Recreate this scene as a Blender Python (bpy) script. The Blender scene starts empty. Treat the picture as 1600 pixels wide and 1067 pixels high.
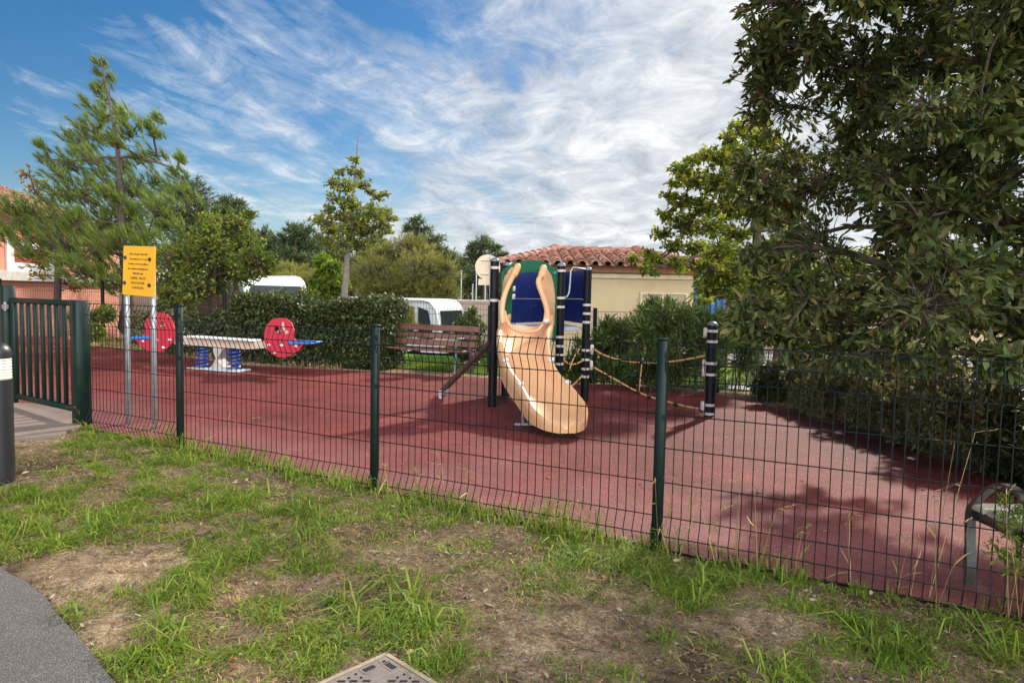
import bpy, bmesh, math, random
import numpy as np
from mathutils import Vector, Matrix, Quaternion, noise as mnoise
from mathutils.geometry import tessellate_polygon

random.seed(7)
RS = np.random.RandomState(11)
SC = bpy.context.scene
COL = SC.collection
PI = math.pi

# ------------------------------------------------------------------ camera
F = 1080.0
EYE = 1.5
PITCH = math.atan((533.5 - 462.0) / F)
ROLL = 0.020
CAMROT = Matrix.Rotation(PI / 2 - PITCH, 3, 'X') @ Matrix.Rotation(ROLL, 3, 'Z')
cam_d = bpy.data.cameras.new('camera')
cam = bpy.data.objects.new('camera', cam_d)
COL.objects.link(cam)
cam.matrix_world = Matrix.Translation((0, 0, EYE)) @ CAMROT.to_4x4()
cam_d.sensor_width = 36.0
cam_d.lens = 36.0 * F / 1600.0
cam_d.clip_start = 0.05
cam_d.clip_end = 3000
SC.camera = cam


def ray(px, py):
    return CAMROT @ Vector(((px - 800) / F, -(py - 533.5) / F, -1.0))


def at(px, py, Y):
    d = ray(px, py)
    t = Y / d.y
    return Vector((d.x * t, Y, EYE + d.z * t))


def g(x, y):
    z = 0.06 - 0.027 * min(1.0, max(-10.0, x))
    if y > 16:
        t = min(1.0, (y - 16) / 5)
        z -= 0.95 * t * t * (3 - 2 * t)
    return z


def gnp(x, y):
    z = 0.06 - 0.027 * np.clip(x, -10, 1)
    t = np.clip((y - 16) / 5, 0, 1)
    return z - 0.95 * t * t * (3 - 2 * t)


def gp(px, py):
    d = ray(px, py)
    z = 0.05
    for _ in range(12):
        t = (z - EYE) / d.z
        z = g(d.x * t, d.y * t)
    return Vector((d.x * t, d.y * t, z))


def on_plane(px, py, p0, n):
    d = ray(px, py)
    o = Vector((0, 0, EYE))
    t = (Vector(p0) - o).dot(n) / d.dot(n)
    return o + d * t


# fence line
FA = Vector((-2.847, 5.90, 0)); FC = Vector((0.869, 3.96, 0))
FDIR = (FC - FA).normalized()
FN = Vector((-FDIR.y, FDIR.x, 0))
if FN.y < 0:
    FN = -FN                      # towards the playground


def fside(x, y):
    return (x - FC.x) * FN.x + (y - FC.y) * FN.y


# ------------------------------------------------------------------ noise
LAT = np.random.RandomState(5).rand(8, 256, 256)


def vnoise(x, y, k=0):
    xi = np.floor(x).astype(int); yi = np.floor(y).astype(int)
    fx = x - xi; fy = y - yi
    fx = fx * fx * (3 - 2 * fx); fy = fy * fy * (3 - 2 * fy)
    L = LAT[k]
    a = L[xi % 256, yi % 256]; b = L[(xi + 1) % 256, yi % 256]
    c = L[xi % 256, (yi + 1) % 256]; d = L[(xi + 1) % 256, (yi + 1) % 256]
    return (a * (1 - fx) + b * fx) * (1 - fy) + (c * (1 - fx) + d * fx) * fy


def fbm(x, y, k=0, o=4):
    s = 0; a = 0.5; t = 0
    for i in range(o):
        s = s + a * vnoise(x * 2 ** i + 17 * i, y * 2 ** i + 31 * i, (k + i) % 8)
        t += a; a *= 0.5
    return s / t


# ------------------------------------------------------------------ materials
def newmat(name):
    m = bpy.data.materials.new(name)
    m.use_nodes = True
    nt = m.node_tree
    b = nt.nodes['Principled BSDF']
    return m, nt, b


def ramp(nt, fac, stops):
    r = nt.nodes.new('ShaderNodeValToRGB')
    cr = r.color_ramp
    while len(cr.elements) > 1:
        cr.elements.remove(cr.elements[-1])
    cr.elements[0].position = stops[0][0]
    cr.elements[0].color = (*stops[0][1], 1)
    for p, c in stops[1:]:
        e = cr.elements.new(p); e.color = (*c, 1)
    nt.links.new(fac, r.inputs[0])
    return r.outputs[0]


def noise_node(nt, vec, scale, detail=4, rough=0.55, dist=0.0):
    n = nt.nodes.new('ShaderNodeTexNoise')
    n.inputs['Scale'].default_value = scale
    n.inputs['Detail'].default_value = detail
    n.inputs['Roughness'].default_value = rough
    n.inputs['Distortion'].default_value = dist
    nt.links.new(vec, n.inputs['Vector'])
    return n.outputs['Fac']


def objco(nt):
    return nt.nodes.new('ShaderNodeTexCoord').outputs['Object']


def mixc(nt, fac, a, b, mode='MIX'):
    m = nt.nodes.new('ShaderNodeMix'); m.data_type = 'RGBA'; m.blend_type = mode
    for s, v in ((m.inputs[0], fac), (m.inputs[6], a), (m.inputs[7], b)):
        if hasattr(v, 'is_output'):
            nt.links.new(v, s)
        elif isinstance(v, tuple):
            s.default_value = (*v, 1)
        else:
            s.default_value = v
    return m.outputs[2]


def bump(nt, b, h, strength=0.3, dist=0.01):
    n = nt.nodes.new('ShaderNodeBump')
    n.inputs['Strength'].default_value = strength
    n.inputs['Distance'].default_value = dist
    nt.links.new(h, n.inputs['Height'])
    nt.links.new(n.outputs[0], b.inputs['Normal'])


def mathn(nt, op, a, b=None, clamp=False):
    n = nt.nodes.new('ShaderNodeMath'); n.operation = op; n.use_clamp = clamp
    for i, v in enumerate((a, b)):
        if v is None:
            continue
        if hasattr(v, 'is_output'):
            nt.links.new(v, n.inputs[i])
        else:
            n.inputs[i].default_value = v
    return n.outputs[0]


def pm(name, c, rough=0.6, c2=None, scale=6.0, metal=0.0, bmp=0.15, bscale=80.0, bdist=0.004, spec=0.5, speck=None, detail=5):
    """a surface with broad tone patches, fine speckle and a little relief"""
    m, nt, b = newmat(name)
    co = objco(nt)
    c2 = c2 or tuple(x * 0.72 for x in c)
    n1 = noise_node(nt, co, scale, detail, 0.6)
    col = ramp(nt, n1, [(0.3, c2), (0.68, c)])
    n2 = noise_node(nt, co, bscale, 4, 0.6)
    col = mixc(nt, 0.16, col, ramp(nt, n2, [(0.3, (0, 0, 0)), (0.7, (1, 1, 1))]), 'SOFT_LIGHT')
    if speck:
        n3 = noise_node(nt, co, scale * 3.1, 6, 0.7)
        col = mixc(nt, ramp(nt, n3, [(0.6, (0, 0, 0)), (0.72, (1, 1, 1))]), col, speck)
    nt.links.new(col, b.inputs['Base Color'])
    rr = nt.nodes.new('ShaderNodeMapRange')
    nt.links.new(n1, rr.inputs[0])
    rr.inputs['To Min'].default_value = max(0.05, rough - 0.1); rr.inputs['To Max'].default_value = min(1, rough + 0.12)
    nt.links.new(rr.outputs[0], b.inputs['Roughness'])
    b.inputs['Metallic'].default_value = metal
    b.inputs['Specular IOR Level'].default_value = spec
    bump(nt, b, n2, bmp, bdist)
    return m


def leafmat(name, cols, trans=0.35, rough=0.55, spec=0.25):
    """one tone per leaf, drawn at random from cols; leaves let light through"""
    m, nt, b = newmat(name)
    geo = nt.nodes.new('ShaderNodeNewGeometry')
    n = len(cols)
    col = ramp(nt, geo.outputs['Random Per Island'], [((i + 0.5) / n, c) for i, c in enumerate(cols)])
    co = objco(nt)
    big = noise_node(nt, co, 1.3, 3)
    col = mixc(nt, 0.35, col, ramp(nt, big, [(0.3, (0.25, 0.25, 0.25)), (0.7, (0.8, 0.8, 0.7))]), 'OVERLAY')
    nt.links.new(col, b.inputs['Base Color'])
    b.inputs['Roughness'].default_value = rough
    b.inputs['Specular IOR Level'].default_value = spec
    t = nt.nodes.new('ShaderNodeBsdfTranslucent')
    tc = mixc(nt, 0.5, col, (1.0, 1.0, 0.35), 'MULTIPLY')
    nt.links.new(tc, t.inputs['Color'])
    mx = nt.nodes.new('ShaderNodeMixShader')
    mx.inputs[0].default_value = trans
    nt.links.new(b.outputs[0], mx.inputs[1]); nt.links.new(t.outputs[0], mx.inputs[2])
    nt.links.new(mx.outputs[0], nt.nodes['Material Output'].inputs['Surface'])
    return m


M = {}
M['fence'] = pm('green_fence_paint', (0.0035, 0.013, 0.0095), 0.45, (0.0025, 0.009, 0.007), bmp=0.05, spec=0.28)
M['wire'] = pm('dark_wire_coating', (0.003, 0.009, 0.008), 0.5, (0.002, 0.006, 0.005), bmp=0.02, spec=0.25)
M['gate'] = pm('green_gate_paint', (0.0035, 0.017, 0.011), 0.42, (0.0025, 0.012, 0.008), bmp=0.05, spec=0.28)
M['galv'] = pm('galvanised_steel', (0.42, 0.43, 0.43), 0.42, (0.28, 0.29, 0.29), 18, 0.75, 0.1)
M['steel'] = pm('worn_steel', (0.45, 0.45, 0.46), 0.4, (0.3, 0.3, 0.3), 10, 0.7, 0.1)
M['yellow'] = pm('yellow_sign_panel', (0.74, 0.36, 0.012), 0.42, (0.66, 0.31, 0.012), 3, bmp=0.04)
M['ink'] = pm('dark_sign_ink', (0.09, 0.05, 0.012), 0.5, bmp=0.0)
M['blackplastic'] = pm('black_plastic', (0.012, 0.012, 0.014), 0.4, (0.02, 0.02, 0.022), bmp=0.06)
M['post'] = pm('black_playground_post', (0.0035, 0.0035, 0.005), 0.42, (0.006, 0.006, 0.008), bmp=0.05, spec=0.22)
M['band'] = pm('pale_clamp_band', (0.62, 0.55, 0.5), 0.45, (0.48, 0.42, 0.38), 14)
M['cap'] = pm('grey_post_cap', (0.16, 0.19, 0.24), 0.3)
M['slide'] = pm('orange_slide_plastic', (0.73, 0.435, 0.235), 0.46, (0.67, 0.345, 0.15), 2.6, bmp=0.05, bscale=140, speck=(0.78, 0.5, 0.31))
M['greenp'] = pm('green_play_panel', (0.006, 0.11, 0.05), 0.4, (0.006, 0.09, 0.042), 3, bmp=0.04)
M['navy'] = pm('navy_play_panel', (0.007, 0.016, 0.1), 0.42, (0.012, 0.024, 0.125), 5, bmp=0.05)
M['teal'] = pm('teal_bolt_cap', (0.02, 0.2, 0.24), 0.4)
M['deck'] = pm('grey_deck_plate', (0.5, 0.52, 0.56), 0.5, (0.35, 0.36, 0.4), 12)
M['plank'] = pm('dark_brown_plank', (0.075, 0.034, 0.026), 0.55, (0.05, 0.022, 0.018), 9)
M['benchwood'] = pm('brown_bench_wood', (0.2, 0.085, 0.052), 0.5, (0.14, 0.06, 0.038), 7, bmp=0.3, bscale=50)
M['palewood'] = pm('weathered_pale_wood', (0.76, 0.66, 0.5), 0.6, (0.58, 0.48, 0.35), 9, bmp=0.3, bscale=60)
M['iron'] = pm('grey_cast_iron', (0.11, 0.12, 0.13), 0.4, (0.07, 0.075, 0.08), 12, 0.4)
M['brightiron'] = pm('bare_rubbed_steel', (0.2, 0.2, 0.19), 0.36, (0.1, 0.1, 0.09), 8, 0.8)
M['red'] = pm('red_play_panel', (0.5, 0.014, 0.035), 0.42, (0.42, 0.012, 0.03), 4, bmp=0.05)
M['blue'] = pm('blue_play_seat', (0.03, 0.2, 0.58), 0.4)
M['bluespring'] = pm('blue_spring_paint', (0.012, 0.05, 0.3), 0.35)
M['beige'] = pm('beige_play_beam', (0.58, 0.44, 0.33), 0.5, (0.46, 0.34, 0.25), 8)
M['white'] = pm('white_play_board', (0.72, 0.7, 0.66), 0.45)
M['stone'] = pm('grey_support_block', (0.46, 0.41, 0.35), 0.7, (0.34, 0.3, 0.26), 8)
M['rope'] = pm('tan_rope', (0.56, 0.33, 0.12), 0.8, (0.4, 0.22, 0.08), 60)
M['bark'] = pm('brown_bark', (0.11, 0.078, 0.055), 0.9, (0.055, 0.038, 0.028), 14, bmp=0.9, bscale=40, bdist=0.02)
M['barkgrey'] = pm('grey_bark', (0.22, 0.18, 0.14), 0.9, (0.12, 0.095, 0.075), 14, bmp=0.9, bscale=40, bdist=0.02)
M['cream'] = pm('cream_render', (0.52, 0.39, 0.225), 0.85, (0.45, 0.335, 0.195), 1.6, bmp=0.3, bscale=90, speck=None)
M['trim'] = pm('pale_trim', (0.66, 0.55, 0.36), 0.8, bmp=0.1)
M['fascia'] = pm('terracotta_fascia', (0.36, 0.16, 0.09), 0.85, (0.26, 0.12, 0.07), 5)
M['shutter'] = pm('beige_shutter', (0.42, 0.33, 0.2), 0.6)
M['pink'] = pm('pink_render', (0.56, 0.24, 0.155), 0.88, (0.48, 0.19, 0.125), 1.4, bmp=0.3, bscale=60)
M['concrete'] = pm('pale_concrete', (0.5, 0.47, 0.41), 0.85, (0.36, 0.33, 0.29), 4, bmp=0.4, bscale=60)
M['redshutter'] = pm('red_roller_blind', (0.36, 0.045, 0.03), 0.6, (0.28, 0.035, 0.025), 5)
M['vanwhite'] = pm('white_vehicle_paint', (0.8, 0.8, 0.8), 0.25, (0.76, 0.76, 0.75), 2, bmp=0.01)
M['glass'] = pm('dark_vehicle_glass', (0.02, 0.026, 0.03), 0.08, (0.03, 0.04, 0.04), 3, bmp=0.0, spec=0.4)
M['rubber'] = pm('black_rubber', (0.015, 0.015, 0.015), 0.7)
M['signback'] = pm('pale_sign_back', (0.62, 0.5, 0.33), 0.5, (0.56, 0.45, 0.3), 6)
M['tanwall'] = pm('tan_wall_render', (0.34, 0.25, 0.18), 0.9, (0.27, 0.2, 0.15), 0.8, bmp=0.3)
M['blueskip'] = pm('blue_container_paint', (0.02, 0.1, 0.3), 0.45, (0.016, 0.08, 0.24), 4)
M['cast'] = pm('rusty_cast_iron', (0.27, 0.21, 0.17), 0.6, (0.17, 0.14, 0.125), 9, 0.25, 0.5, 120, 0.003, speck=(0.3, 0.19, 0.12))
M['castframe'] = pm('sandy_iron_frame', (0.36, 0.28, 0.19), 0.75, (0.24, 0.18, 0.12), 14, 0.1)
M['hole'] = pm('dark_recess', (0.012, 0.011, 0.01), 0.9)
M['lamp'] = pm('frosted_lamp_lens', (0.78, 0.72, 0.58), 0.3, (0.7, 0.64, 0.5), 6)
M['terra'] = pm('terracotta_tile', (0.46, 0.2, 0.13), 0.85, (0.27, 0.11, 0.08), 3.2, bmp=0.4, bscale=30, speck=(0.42, 0.31, 0.23))

# leaves
M['oakleaf'] = leafmat('leathery_dark_leaf', [(0.042, 0.063, 0.018), (0.063, 0.088, 0.024), (0.084, 0.107, 0.028), (0.110, 0.133, 0.033), (0.076, 0.095, 0.035), (0.151, 0.158, 0.042), (0.164, 0.135, 0.047)], 0.34, 0.6, 0.22)
M['mapleleaf'] = leafmat('yellow_green_leaf', [(0.115, 0.163, 0.025), (0.194, 0.255, 0.031), (0.297, 0.335, 0.039), (0.456, 0.407, 0.043), (0.171, 0.214, 0.031)], 0.52)
M['limeleaf'] = leafmat('pale_green_leaf', [(0.137, 0.211, 0.036), (0.214, 0.281, 0.043), (0.292, 0.316, 0.051), (0.390, 0.298, 0.064), (0.156, 0.193, 0.036)], 0.50)
M['smallleaf'] = leafmat('mid_green_leaf', [(0.090, 0.155, 0.022), (0.135, 0.219, 0.027), (0.202, 0.271, 0.033), (0.339, 0.290, 0.041), (0.114, 0.146, 0.027)], 0.48)
M['yellowleaf'] = leafmat('autumn_yellow_leaf', [(0.429, 0.264, 0.033), (0.315, 0.251, 0.033), (0.486, 0.211, 0.033), (0.172, 0.172, 0.033)], 0.50)
M['pineneedle'] = leafmat('bright_pine_needle', [(0.101, 0.161, 0.029), (0.152, 0.226, 0.037), (0.203, 0.264, 0.040), (0.092, 0.141, 0.034), (0.244, 0.282, 0.046)], 0.40, 0.5)
M['darkneedle'] = leafmat('dark_pine_needle', [(0.048, 0.081, 0.033), (0.072, 0.113, 0.040), (0.101, 0.139, 0.047), (0.133, 0.158, 0.055)], 0.30, 0.6)
M['tamarisk'] = leafmat('olive_feathery_leaf', [(0.185, 0.217, 0.053), (0.261, 0.291, 0.061), (0.347, 0.338, 0.072), (0.152, 0.193, 0.057), (0.435, 0.314, 0.072)], 0.45, 0.6)
M['brightleaf'] = leafmat('fresh_green_leaf', [(0.140, 0.220, 0.029), (0.193, 0.287, 0.036), (0.263, 0.338, 0.043)], 0.52)
M['hedgeleaf'] = leafmat('dark_hedge_leaf', [(0.035, 0.058, 0.019), (0.054, 0.079, 0.025), (0.072, 0.098, 0.031), (0.100, 0.106, 0.036), (0.126, 0.124, 0.050)], 0.28, 0.5, 0.3)
M['oleanderleaf'] = leafmat('oleander_leaf', [(0.067, 0.116, 0.034), (0.104, 0.164, 0.041), (0.144, 0.214, 0.053), (0.194, 0.224, 0.057)], 0.35, 0.45)
M['brownleaf'] = leafmat('brownish_shrub_leaf', [(0.170, 0.162, 0.076), (0.243, 0.211, 0.098), (0.317, 0.303, 0.120), (0.207, 0.237, 0.087), (0.291, 0.198, 0.106)], 0.35, 0.55)
M['grass'] = leafmat('grass_blade', [(0.097, 0.175, 0.020), (0.149, 0.249, 0.026), (0.209, 0.308, 0.033), (0.253, 0.330, 0.040), (0.313, 0.322, 0.055), (0.134, 0.205, 0.026)], 0.48, 0.5)
M['drygrass'] = leafmat('dry_grass_blade', [(0.459, 0.306, 0.134), (0.336, 0.223, 0.097), (0.244, 0.167, 0.061), (0.215, 0.196, 0.055), (0.551, 0.391, 0.195), (0.184, 0.111, 0.055)], 0.25, 0.7, 0.2)
M['litter'] = leafmat('fallen_leaf', [(0.240, 0.108, 0.042), (0.180, 0.120, 0.060), (0.336, 0.240, 0.132), (0.120, 0.072, 0.042), (0.408, 0.324, 0.216)], 0.1, 0.7)
M['pebble'] = leafmat('pale_pebble', [(0.188, 0.169, 0.139), (0.139, 0.124, 0.104), (0.223, 0.198, 0.159), (0.109, 0.094, 0.079)], 0.0, 0.8)


def mat_soil():
    m, nt, b = newmat('sandy_soil')
    co = objco(nt)
    n1 = noise_node(nt, co, 1.1, 6, 0.62, 0.4)
    n2 = noise_node(nt, co, 9, 6, 0.7)
    n3 = noise_node(nt, co, 90, 4, 0.7)
    col = ramp(nt, n1, [(0.3, (0.3, 0.205, 0.12)), (0.5, (0.45, 0.315, 0.19)), (0.68, (0.58, 0.43, 0.275))])
    at_ = nt.nodes.new('ShaderNodeAttribute'); at_.attribute_name = 'sand'
    thatch = ramp(nt, n1, [(0.3, (0.11, 0.074, 0.042)), (0.5, (0.21, 0.145, 0.083)), (0.68, (0.34, 0.24, 0.145))])
    sandf = mathn(nt, 'ADD', at_.outputs['Fac'], mathn(nt, 'MULTIPLY', mathn(nt, 'SUBTRACT', n2, 0.5), 1.2), True)
    col = mixc(nt, sandf, thatch, col)
    dark = ramp(nt, n2, [(0.35, (0.42, 0.4, 0.36)), (0.6, (1, 1, 1))])
    col = mixc(nt, 0.75, col, dark, 'MULTIPLY')
    col = mixc(nt, 0.75, col, ramp(nt, n3, [(0.3, (0.1, 0.1, 0.1)), (0.7, (0.9, 0.9, 0.9))]), 'OVERLAY')
    n9 = noise_node(nt, co, 33, 6, 0.75, 0.4)
    col = mixc(nt, 0.7, col, ramp(nt, n9, [(0.35, (0.18, 0.17, 0.16)), (0.62, (0.72, 0.72, 0.72))]), 'OVERLAY')
    nt.links.new(col, b.inputs['Base Color'])
    b.inputs['Roughness'].default_value = 0.95
    b.inputs['Specular IOR Level'].default_value = 0.15
    h = mathn(nt, 'ADD', mathn(nt, 'ADD', n3, mathn(nt, 'MULTIPLY', n9, 1.6)), mathn(nt, 'MULTIPLY', n2, 2.0))
    bump(nt, b, h, 1.0, 0.016)
    return m


def mat_rubber():
    m, nt, b = newmat('red_rubber_granules')
    co = objco(nt)
    v = nt.nodes.new('ShaderNodeTexVoronoi'); v.inputs['Scale'].default_value = 170
    nt.links.new(co, v.inputs['Vector'])
    sep = nt.nodes.new('ShaderNodeSeparateColor'); nt.links.new(v.outputs['Color'], sep.inputs[0])
    grain = ramp(nt, sep.outputs[0], [(0.0, (0.065, 0.009, 0.008)), (0.35, (0.15, 0.021, 0.017)), (0.75, (0.2, 0.032, 0.025)), (0.93, (0.26, 0.066, 0.052)), (1.0, (0.34, 0.16, 0.135))])
    n1 = noise_node(nt, co, 0.55, 6, 0.6, 0.5)
    col = mixc(nt, 0.55, grain, ramp(nt, n1, [(0.3, (0.22, 0.2, 0.2)), (0.7, (0.7, 0.68, 0.68))]), 'OVERLAY')
    n8 = noise_node(nt, co, 2.6, 7, 0.7, 0.6)
    col = mixc(nt, 0.65, col, ramp(nt, n8, [(0.35, (0.3, 0.28, 0.28)), (0.65, (0.66, 0.66, 0.66))]), 'OVERLAY')
    # dusty wear: a worn pale band that runs along the front fence, broken up by noise
    xyz = nt.nodes.new('ShaderNodeSeparateXYZ'); nt.links.new(co, xyz.inputs[0])
    d = mathn(nt, 'ADD', mathn(nt, 'MULTIPLY', xyz.outputs[0], FN.x), mathn(nt, 'MULTIPLY', xyz.outputs[1], FN.y))
    d = mathn(nt, 'SUBTRACT', d, FC.x * FN.x + FC.y * FN.y)
    n2 = noise_node(nt, co, 0.9, 6, 0.65, 0.8)
    d2 = mathn(nt, 'ADD', mathn(nt, 'MULTIPLY', d, 0.42), mathn(nt, 'MULTIPLY', mathn(nt, 'SUBTRACT', n2, 0.5), 1.5))
    wear = ramp(nt, d2, [(0.1, (0.85, 0.85, 0.85)), (0.65, (0.0, 0.0, 0.0))])
    n4 = noise_node(nt, co, 60, 4, 0.7)
    wearf = mathn(nt, 'MULTIPLY', wear, ramp(nt, n4, [(0.3, (0.35, 0.35, 0.35)), (0.65, (1, 1, 1))]))
    col = mixc(nt, mathn(nt, 'MULTIPLY', wearf, 0.55), col, (0.3, 0.15, 0.145))
    n5 = noise_node(nt, co, 2.4, 5, 0.75, 1.0)
    col = mixc(nt, ramp(nt, n5, [(0.62, (0, 0, 0)), (0.8, (0.4, 0.4, 0.4))]), col, (0.32, 0.165, 0.155))
    nt.links.new(col, b.inputs['Base Color'])
    b.inputs['Roughness'].default_value = 0.72
    b.inputs['Specular IOR Level'].default_value = 0.17
    bump(nt, b, v.outputs['Distance'], 0.55, 0.005)
    return m


def mat_asphalt(name='asphalt', c=0.1):
    m, nt, b = newmat(name)
    co = objco(nt)
    v = nt.nodes.new('ShaderNodeTexVoronoi'); v.inputs['Scale'].default_value = 240
    nt.links.new(co, v.inputs['Vector'])
    sep = nt.nodes.new('ShaderNodeSeparateColor'); nt.links.new(v.outputs['Color'], sep.inputs[0])
    col = ramp(nt, sep.outputs[0], [(0.0, (c * 0.6, c * .53, c * .47)), (0.6, (c, c * 0.86, c * 0.76)), (0.92, (c * 1.4, c * 1.3, c * 1.22)), (1.0, (c * 2.2, c * 2.0, c * 1.85))])
    n1 = noise_node(nt, co, 1.2, 6, 0.65)
    col = mixc(nt, 0.5, col, ramp(nt, n1, [(0.3, (0.35, 0.35, 0.35)), (0.7, (0.68, 0.66, 0.64))]), 'OVERLAY')
    nt.links.new(col, b.inputs['Base Color'])
    b.inputs['Roughness'].default_value = 0.85
    bump(nt, b, v.outputs['Distance'], 0.7, 0.006)
    return m


M['soil'] = mat_soil(); M['rubberfloor'] = mat_rubber(); M['asphalt'] = mat_asphalt('asphalt', 0.105); M['parking'] = mat_asphalt('parking_asphalt', 0.14)
M['lawn'] = pm('lawn_green', (0.11, 0.2, 0.025), 0.9, (0.07, 0.13, 0.018), 2.0, bmp=0.8, bscale=25, bdist=0.03, spec=0.1)
M['palepath'] = pm('pale_path_gravel', (0.5, 0.47, 0.44), 0.9, (0.4, 0.37, 0.34), 3, bmp=0.3)
M['padconc'] = pm('brown_concrete', (0.22, 0.16, 0.125), 0.85, (0.15, 0.11, 0.085), 3, bmp=0.4, bscale=70)

# ------------------------------------------------------------------ object helpers


def tag(o, label=None, cat=None, group=None, kind=None):
    if label: o['label'] = label
    if cat: o['category'] = cat
    if group: o['group'] = group
    if kind: o['kind'] = kind
    return o


def thing(name, label, cat, loc, group=None):
    o = bpy.data.objects.new(name, None)
    o.empty_display_size = 0.2
    COL.objects.link(o)
    o.location = loc
    return tag(o, label, cat, group)


def root_loc(o):
    while o.parent:
        o = o.parent
    return Vector(o.location)


class MB:
    def __init__(s):
        s.v = []; s.f = []

    def add(s, vs, fs):
        b = len(s.v)
        s.v += [tuple(v) for v in vs]
        s.f += [tuple(i + b for i in f) for f in fs]

    def box(s, c, ax, ay, az, sx, sy, sz, bev=0.0):
        """box at centre c with axes and full sizes; bev chamfers the edges round az"""
        c = Vector(c); ax = Vector(ax) * (sx / 2); ay = Vector(ay) * (sy / 2); az = Vector(az) * (sz / 2)
        if bev <= 0:
            vs = [c + ax * i + ay * j + az * k for k in (-1, 1) for j in (-1, 1) for i in (-1, 1)]
            s.add(vs, [(0, 2, 3, 1), (4, 5, 7, 6), (0, 1, 5, 4), (2, 6, 7, 3), (0, 4, 6, 2), (1, 3, 7, 5)])
        else:
            fx = 1 - 2 * bev / sx; fy = 1 - 2 * bev / sy
            ring = [(-1, -fy), (-fx, -1), (fx, -1), (1, -fy), (1, fy), (fx, 1), (-fx, 1), (-1, fy)]
            fz = 1 - 2 * bev / sz
            layers = [(-1, True), (-fz, False), (fz, False), (1, True)]
            vs = []
            for k, sh in layers:
                for i, j in ring:
                    if sh:
                        i = max(-fx, min(fx, i)); j = max(-fy, min(fy, j))
                        i *= 1.0; j *= 1.0
                    vs.append(c + ax * i + ay * j + az * k)
            n = 8
            fs = [tuple(reversed(range(n))), tuple(range(3 * n, 4 * n))]
            for l in range(3):
                for q in range(n):
                    a, b2 = l * n + q, l * n + (q + 1) % n
                    fs.append((a, b2, b2 + n, a + n))
            s.add(vs, fs)

    def tube(s, pts, r, n=6, cap=True):
        pts = [Vector(p) for p in pts]
        rs = r if isinstance(r, (list, tuple)) else [r] * len(pts)
        b = len(s.v)
        t0 = (pts[1] - pts[0]).normalized()
        up = Vector((0, 0, 1)) if abs(t0.z) < 0.9 else Vector((1, 0, 0))
        a = t0.cross(up).normalized()
        for i, p in enumerate(pts):
            if i == 0: t = t0
            elif i == len(pts) - 1: t = (pts[i] - pts[i - 1])
            else: t = (pts[i + 1] - pts[i - 1])
            t = t.normalized() if t.length > 1e-9 else t0
            a = a - t * a.dot(t)
            a = a.normalized() if a.length > 1e-6 else t.orthogonal().normalized()
            c = t.cross(a)
            for k in range(n):
                w = 2 * PI * k / n
                s.v.append(tuple(p + (a * math.cos(w) + c * math.sin(w)) * rs[i]))
        for i in range(len(pts) - 1):
            for k in range(n):
                q = b + i * n
                s.f.append((q + k, q + (k + 1) % n, q + n + (k + 1) % n, q + n + k))
        if cap:
            s.f.append(tuple(b + k for k in reversed(range(n))))
            e = b + (len(pts) - 1) * n
            s.f.append(tuple(e + k for k in range(n)))

    def ball(s, c, rx, ry=None, rz=None, n=10, m=6):
        ry = ry or rx; rz = rz or rx
        c = Vector(c); b = len(s.v)
        s.v.append(tuple(c + Vector((0, 0, -rz))))
        for i in range(1, m):
            th = PI * i / m - PI / 2
            for k in range(n):
                w = 2 * PI * k / n
                s.v.append((c.x + rx * math.cos(th) * math.cos(w), c.y + ry * math.cos(th) * math.sin(w), c.z + rz * math.sin(th)))
        s.v.append(tuple(c + Vector((0, 0, rz))))
        for k in range(n):
            s.f.append((b, b + 1 + (k + 1) % n, b + 1 + k))
            e = b + 1 + (m - 2) * n
            s.f.append((e + k, e + (k + 1) % n, b + 1 + (m - 1) * n))
        for i in range(m - 2):
            for k in range(n):
                q = b + 1 + i * n
                s.f.append((q + k, q + (k + 1) % n, q + n + (k + 1) % n, q + n + k))

    def plate(s, outer, holes, th):
        """flat 3-D outline with holes, extruded by the vector th"""
        loops = [[Vector(p) for p in outer]] + [[Vector(p) for p in h] for h in holes]
        flat = [p for l in loops for p in l]
        tris = tessellate_polygon(loops)
        n = len(flat); b = len(s.v)
        s.v += [tuple(p) for p in flat] + [tuple(p + Vector(th)) for p in flat]
        for t in tris:
            s.f.append(tuple(b + i for i in t)); s.f.append(tuple(b + n + i for i in reversed(t)))
        o = 0
        for l in loops:
            k = len(l)
            for i in range(k):
                a = b + o + i; c = b + o + (i + 1) % k
                s.f.append((a, c, c + n, a + n))
            o += k

    def build(s, name, mat, parent=None, smooth=False, bevel=0.0, loc=None):
        off = root_loc(parent) if parent is not None else (Vector(loc) if loc is not None else Vector((0, 0, 0)))
        me = bpy.data.meshes.new(name)
        me.from_pydata([(v[0] - off.x, v[1] - off.y, v[2] - off.z) for v in s.v], [], s.f)
        bm = bmesh.new(); bm.from_mesh(me)
        bmesh.ops.recalc_face_normals(bm, faces=bm.faces)
        if bevel > 0:
            ed = [e for e in bm.edges if len(e.link_faces) == 2 and e.calc_face_angle(0) > 0.6]
            bmesh.ops.bevel(bm, geom=ed, offset=bevel, segments=2, profile=0.6, affect='EDGES', clamp_overlap=True)
        bm.to_mesh(me); bm.free()
        if smooth:
            me.polygons.foreach_set('use_smooth', [True] * len(me.polygons))
            try:
                me.set_sharp_from_angle(angle=math.radians(50))
            except Exception:
                pass
        me.materials.append(mat)
        o = bpy.data.objects.new(name, me)
        COL.objects.link(o)
        if parent is not None:
            o.parent = parent
        else:
            o.location = off
        return o


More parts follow.
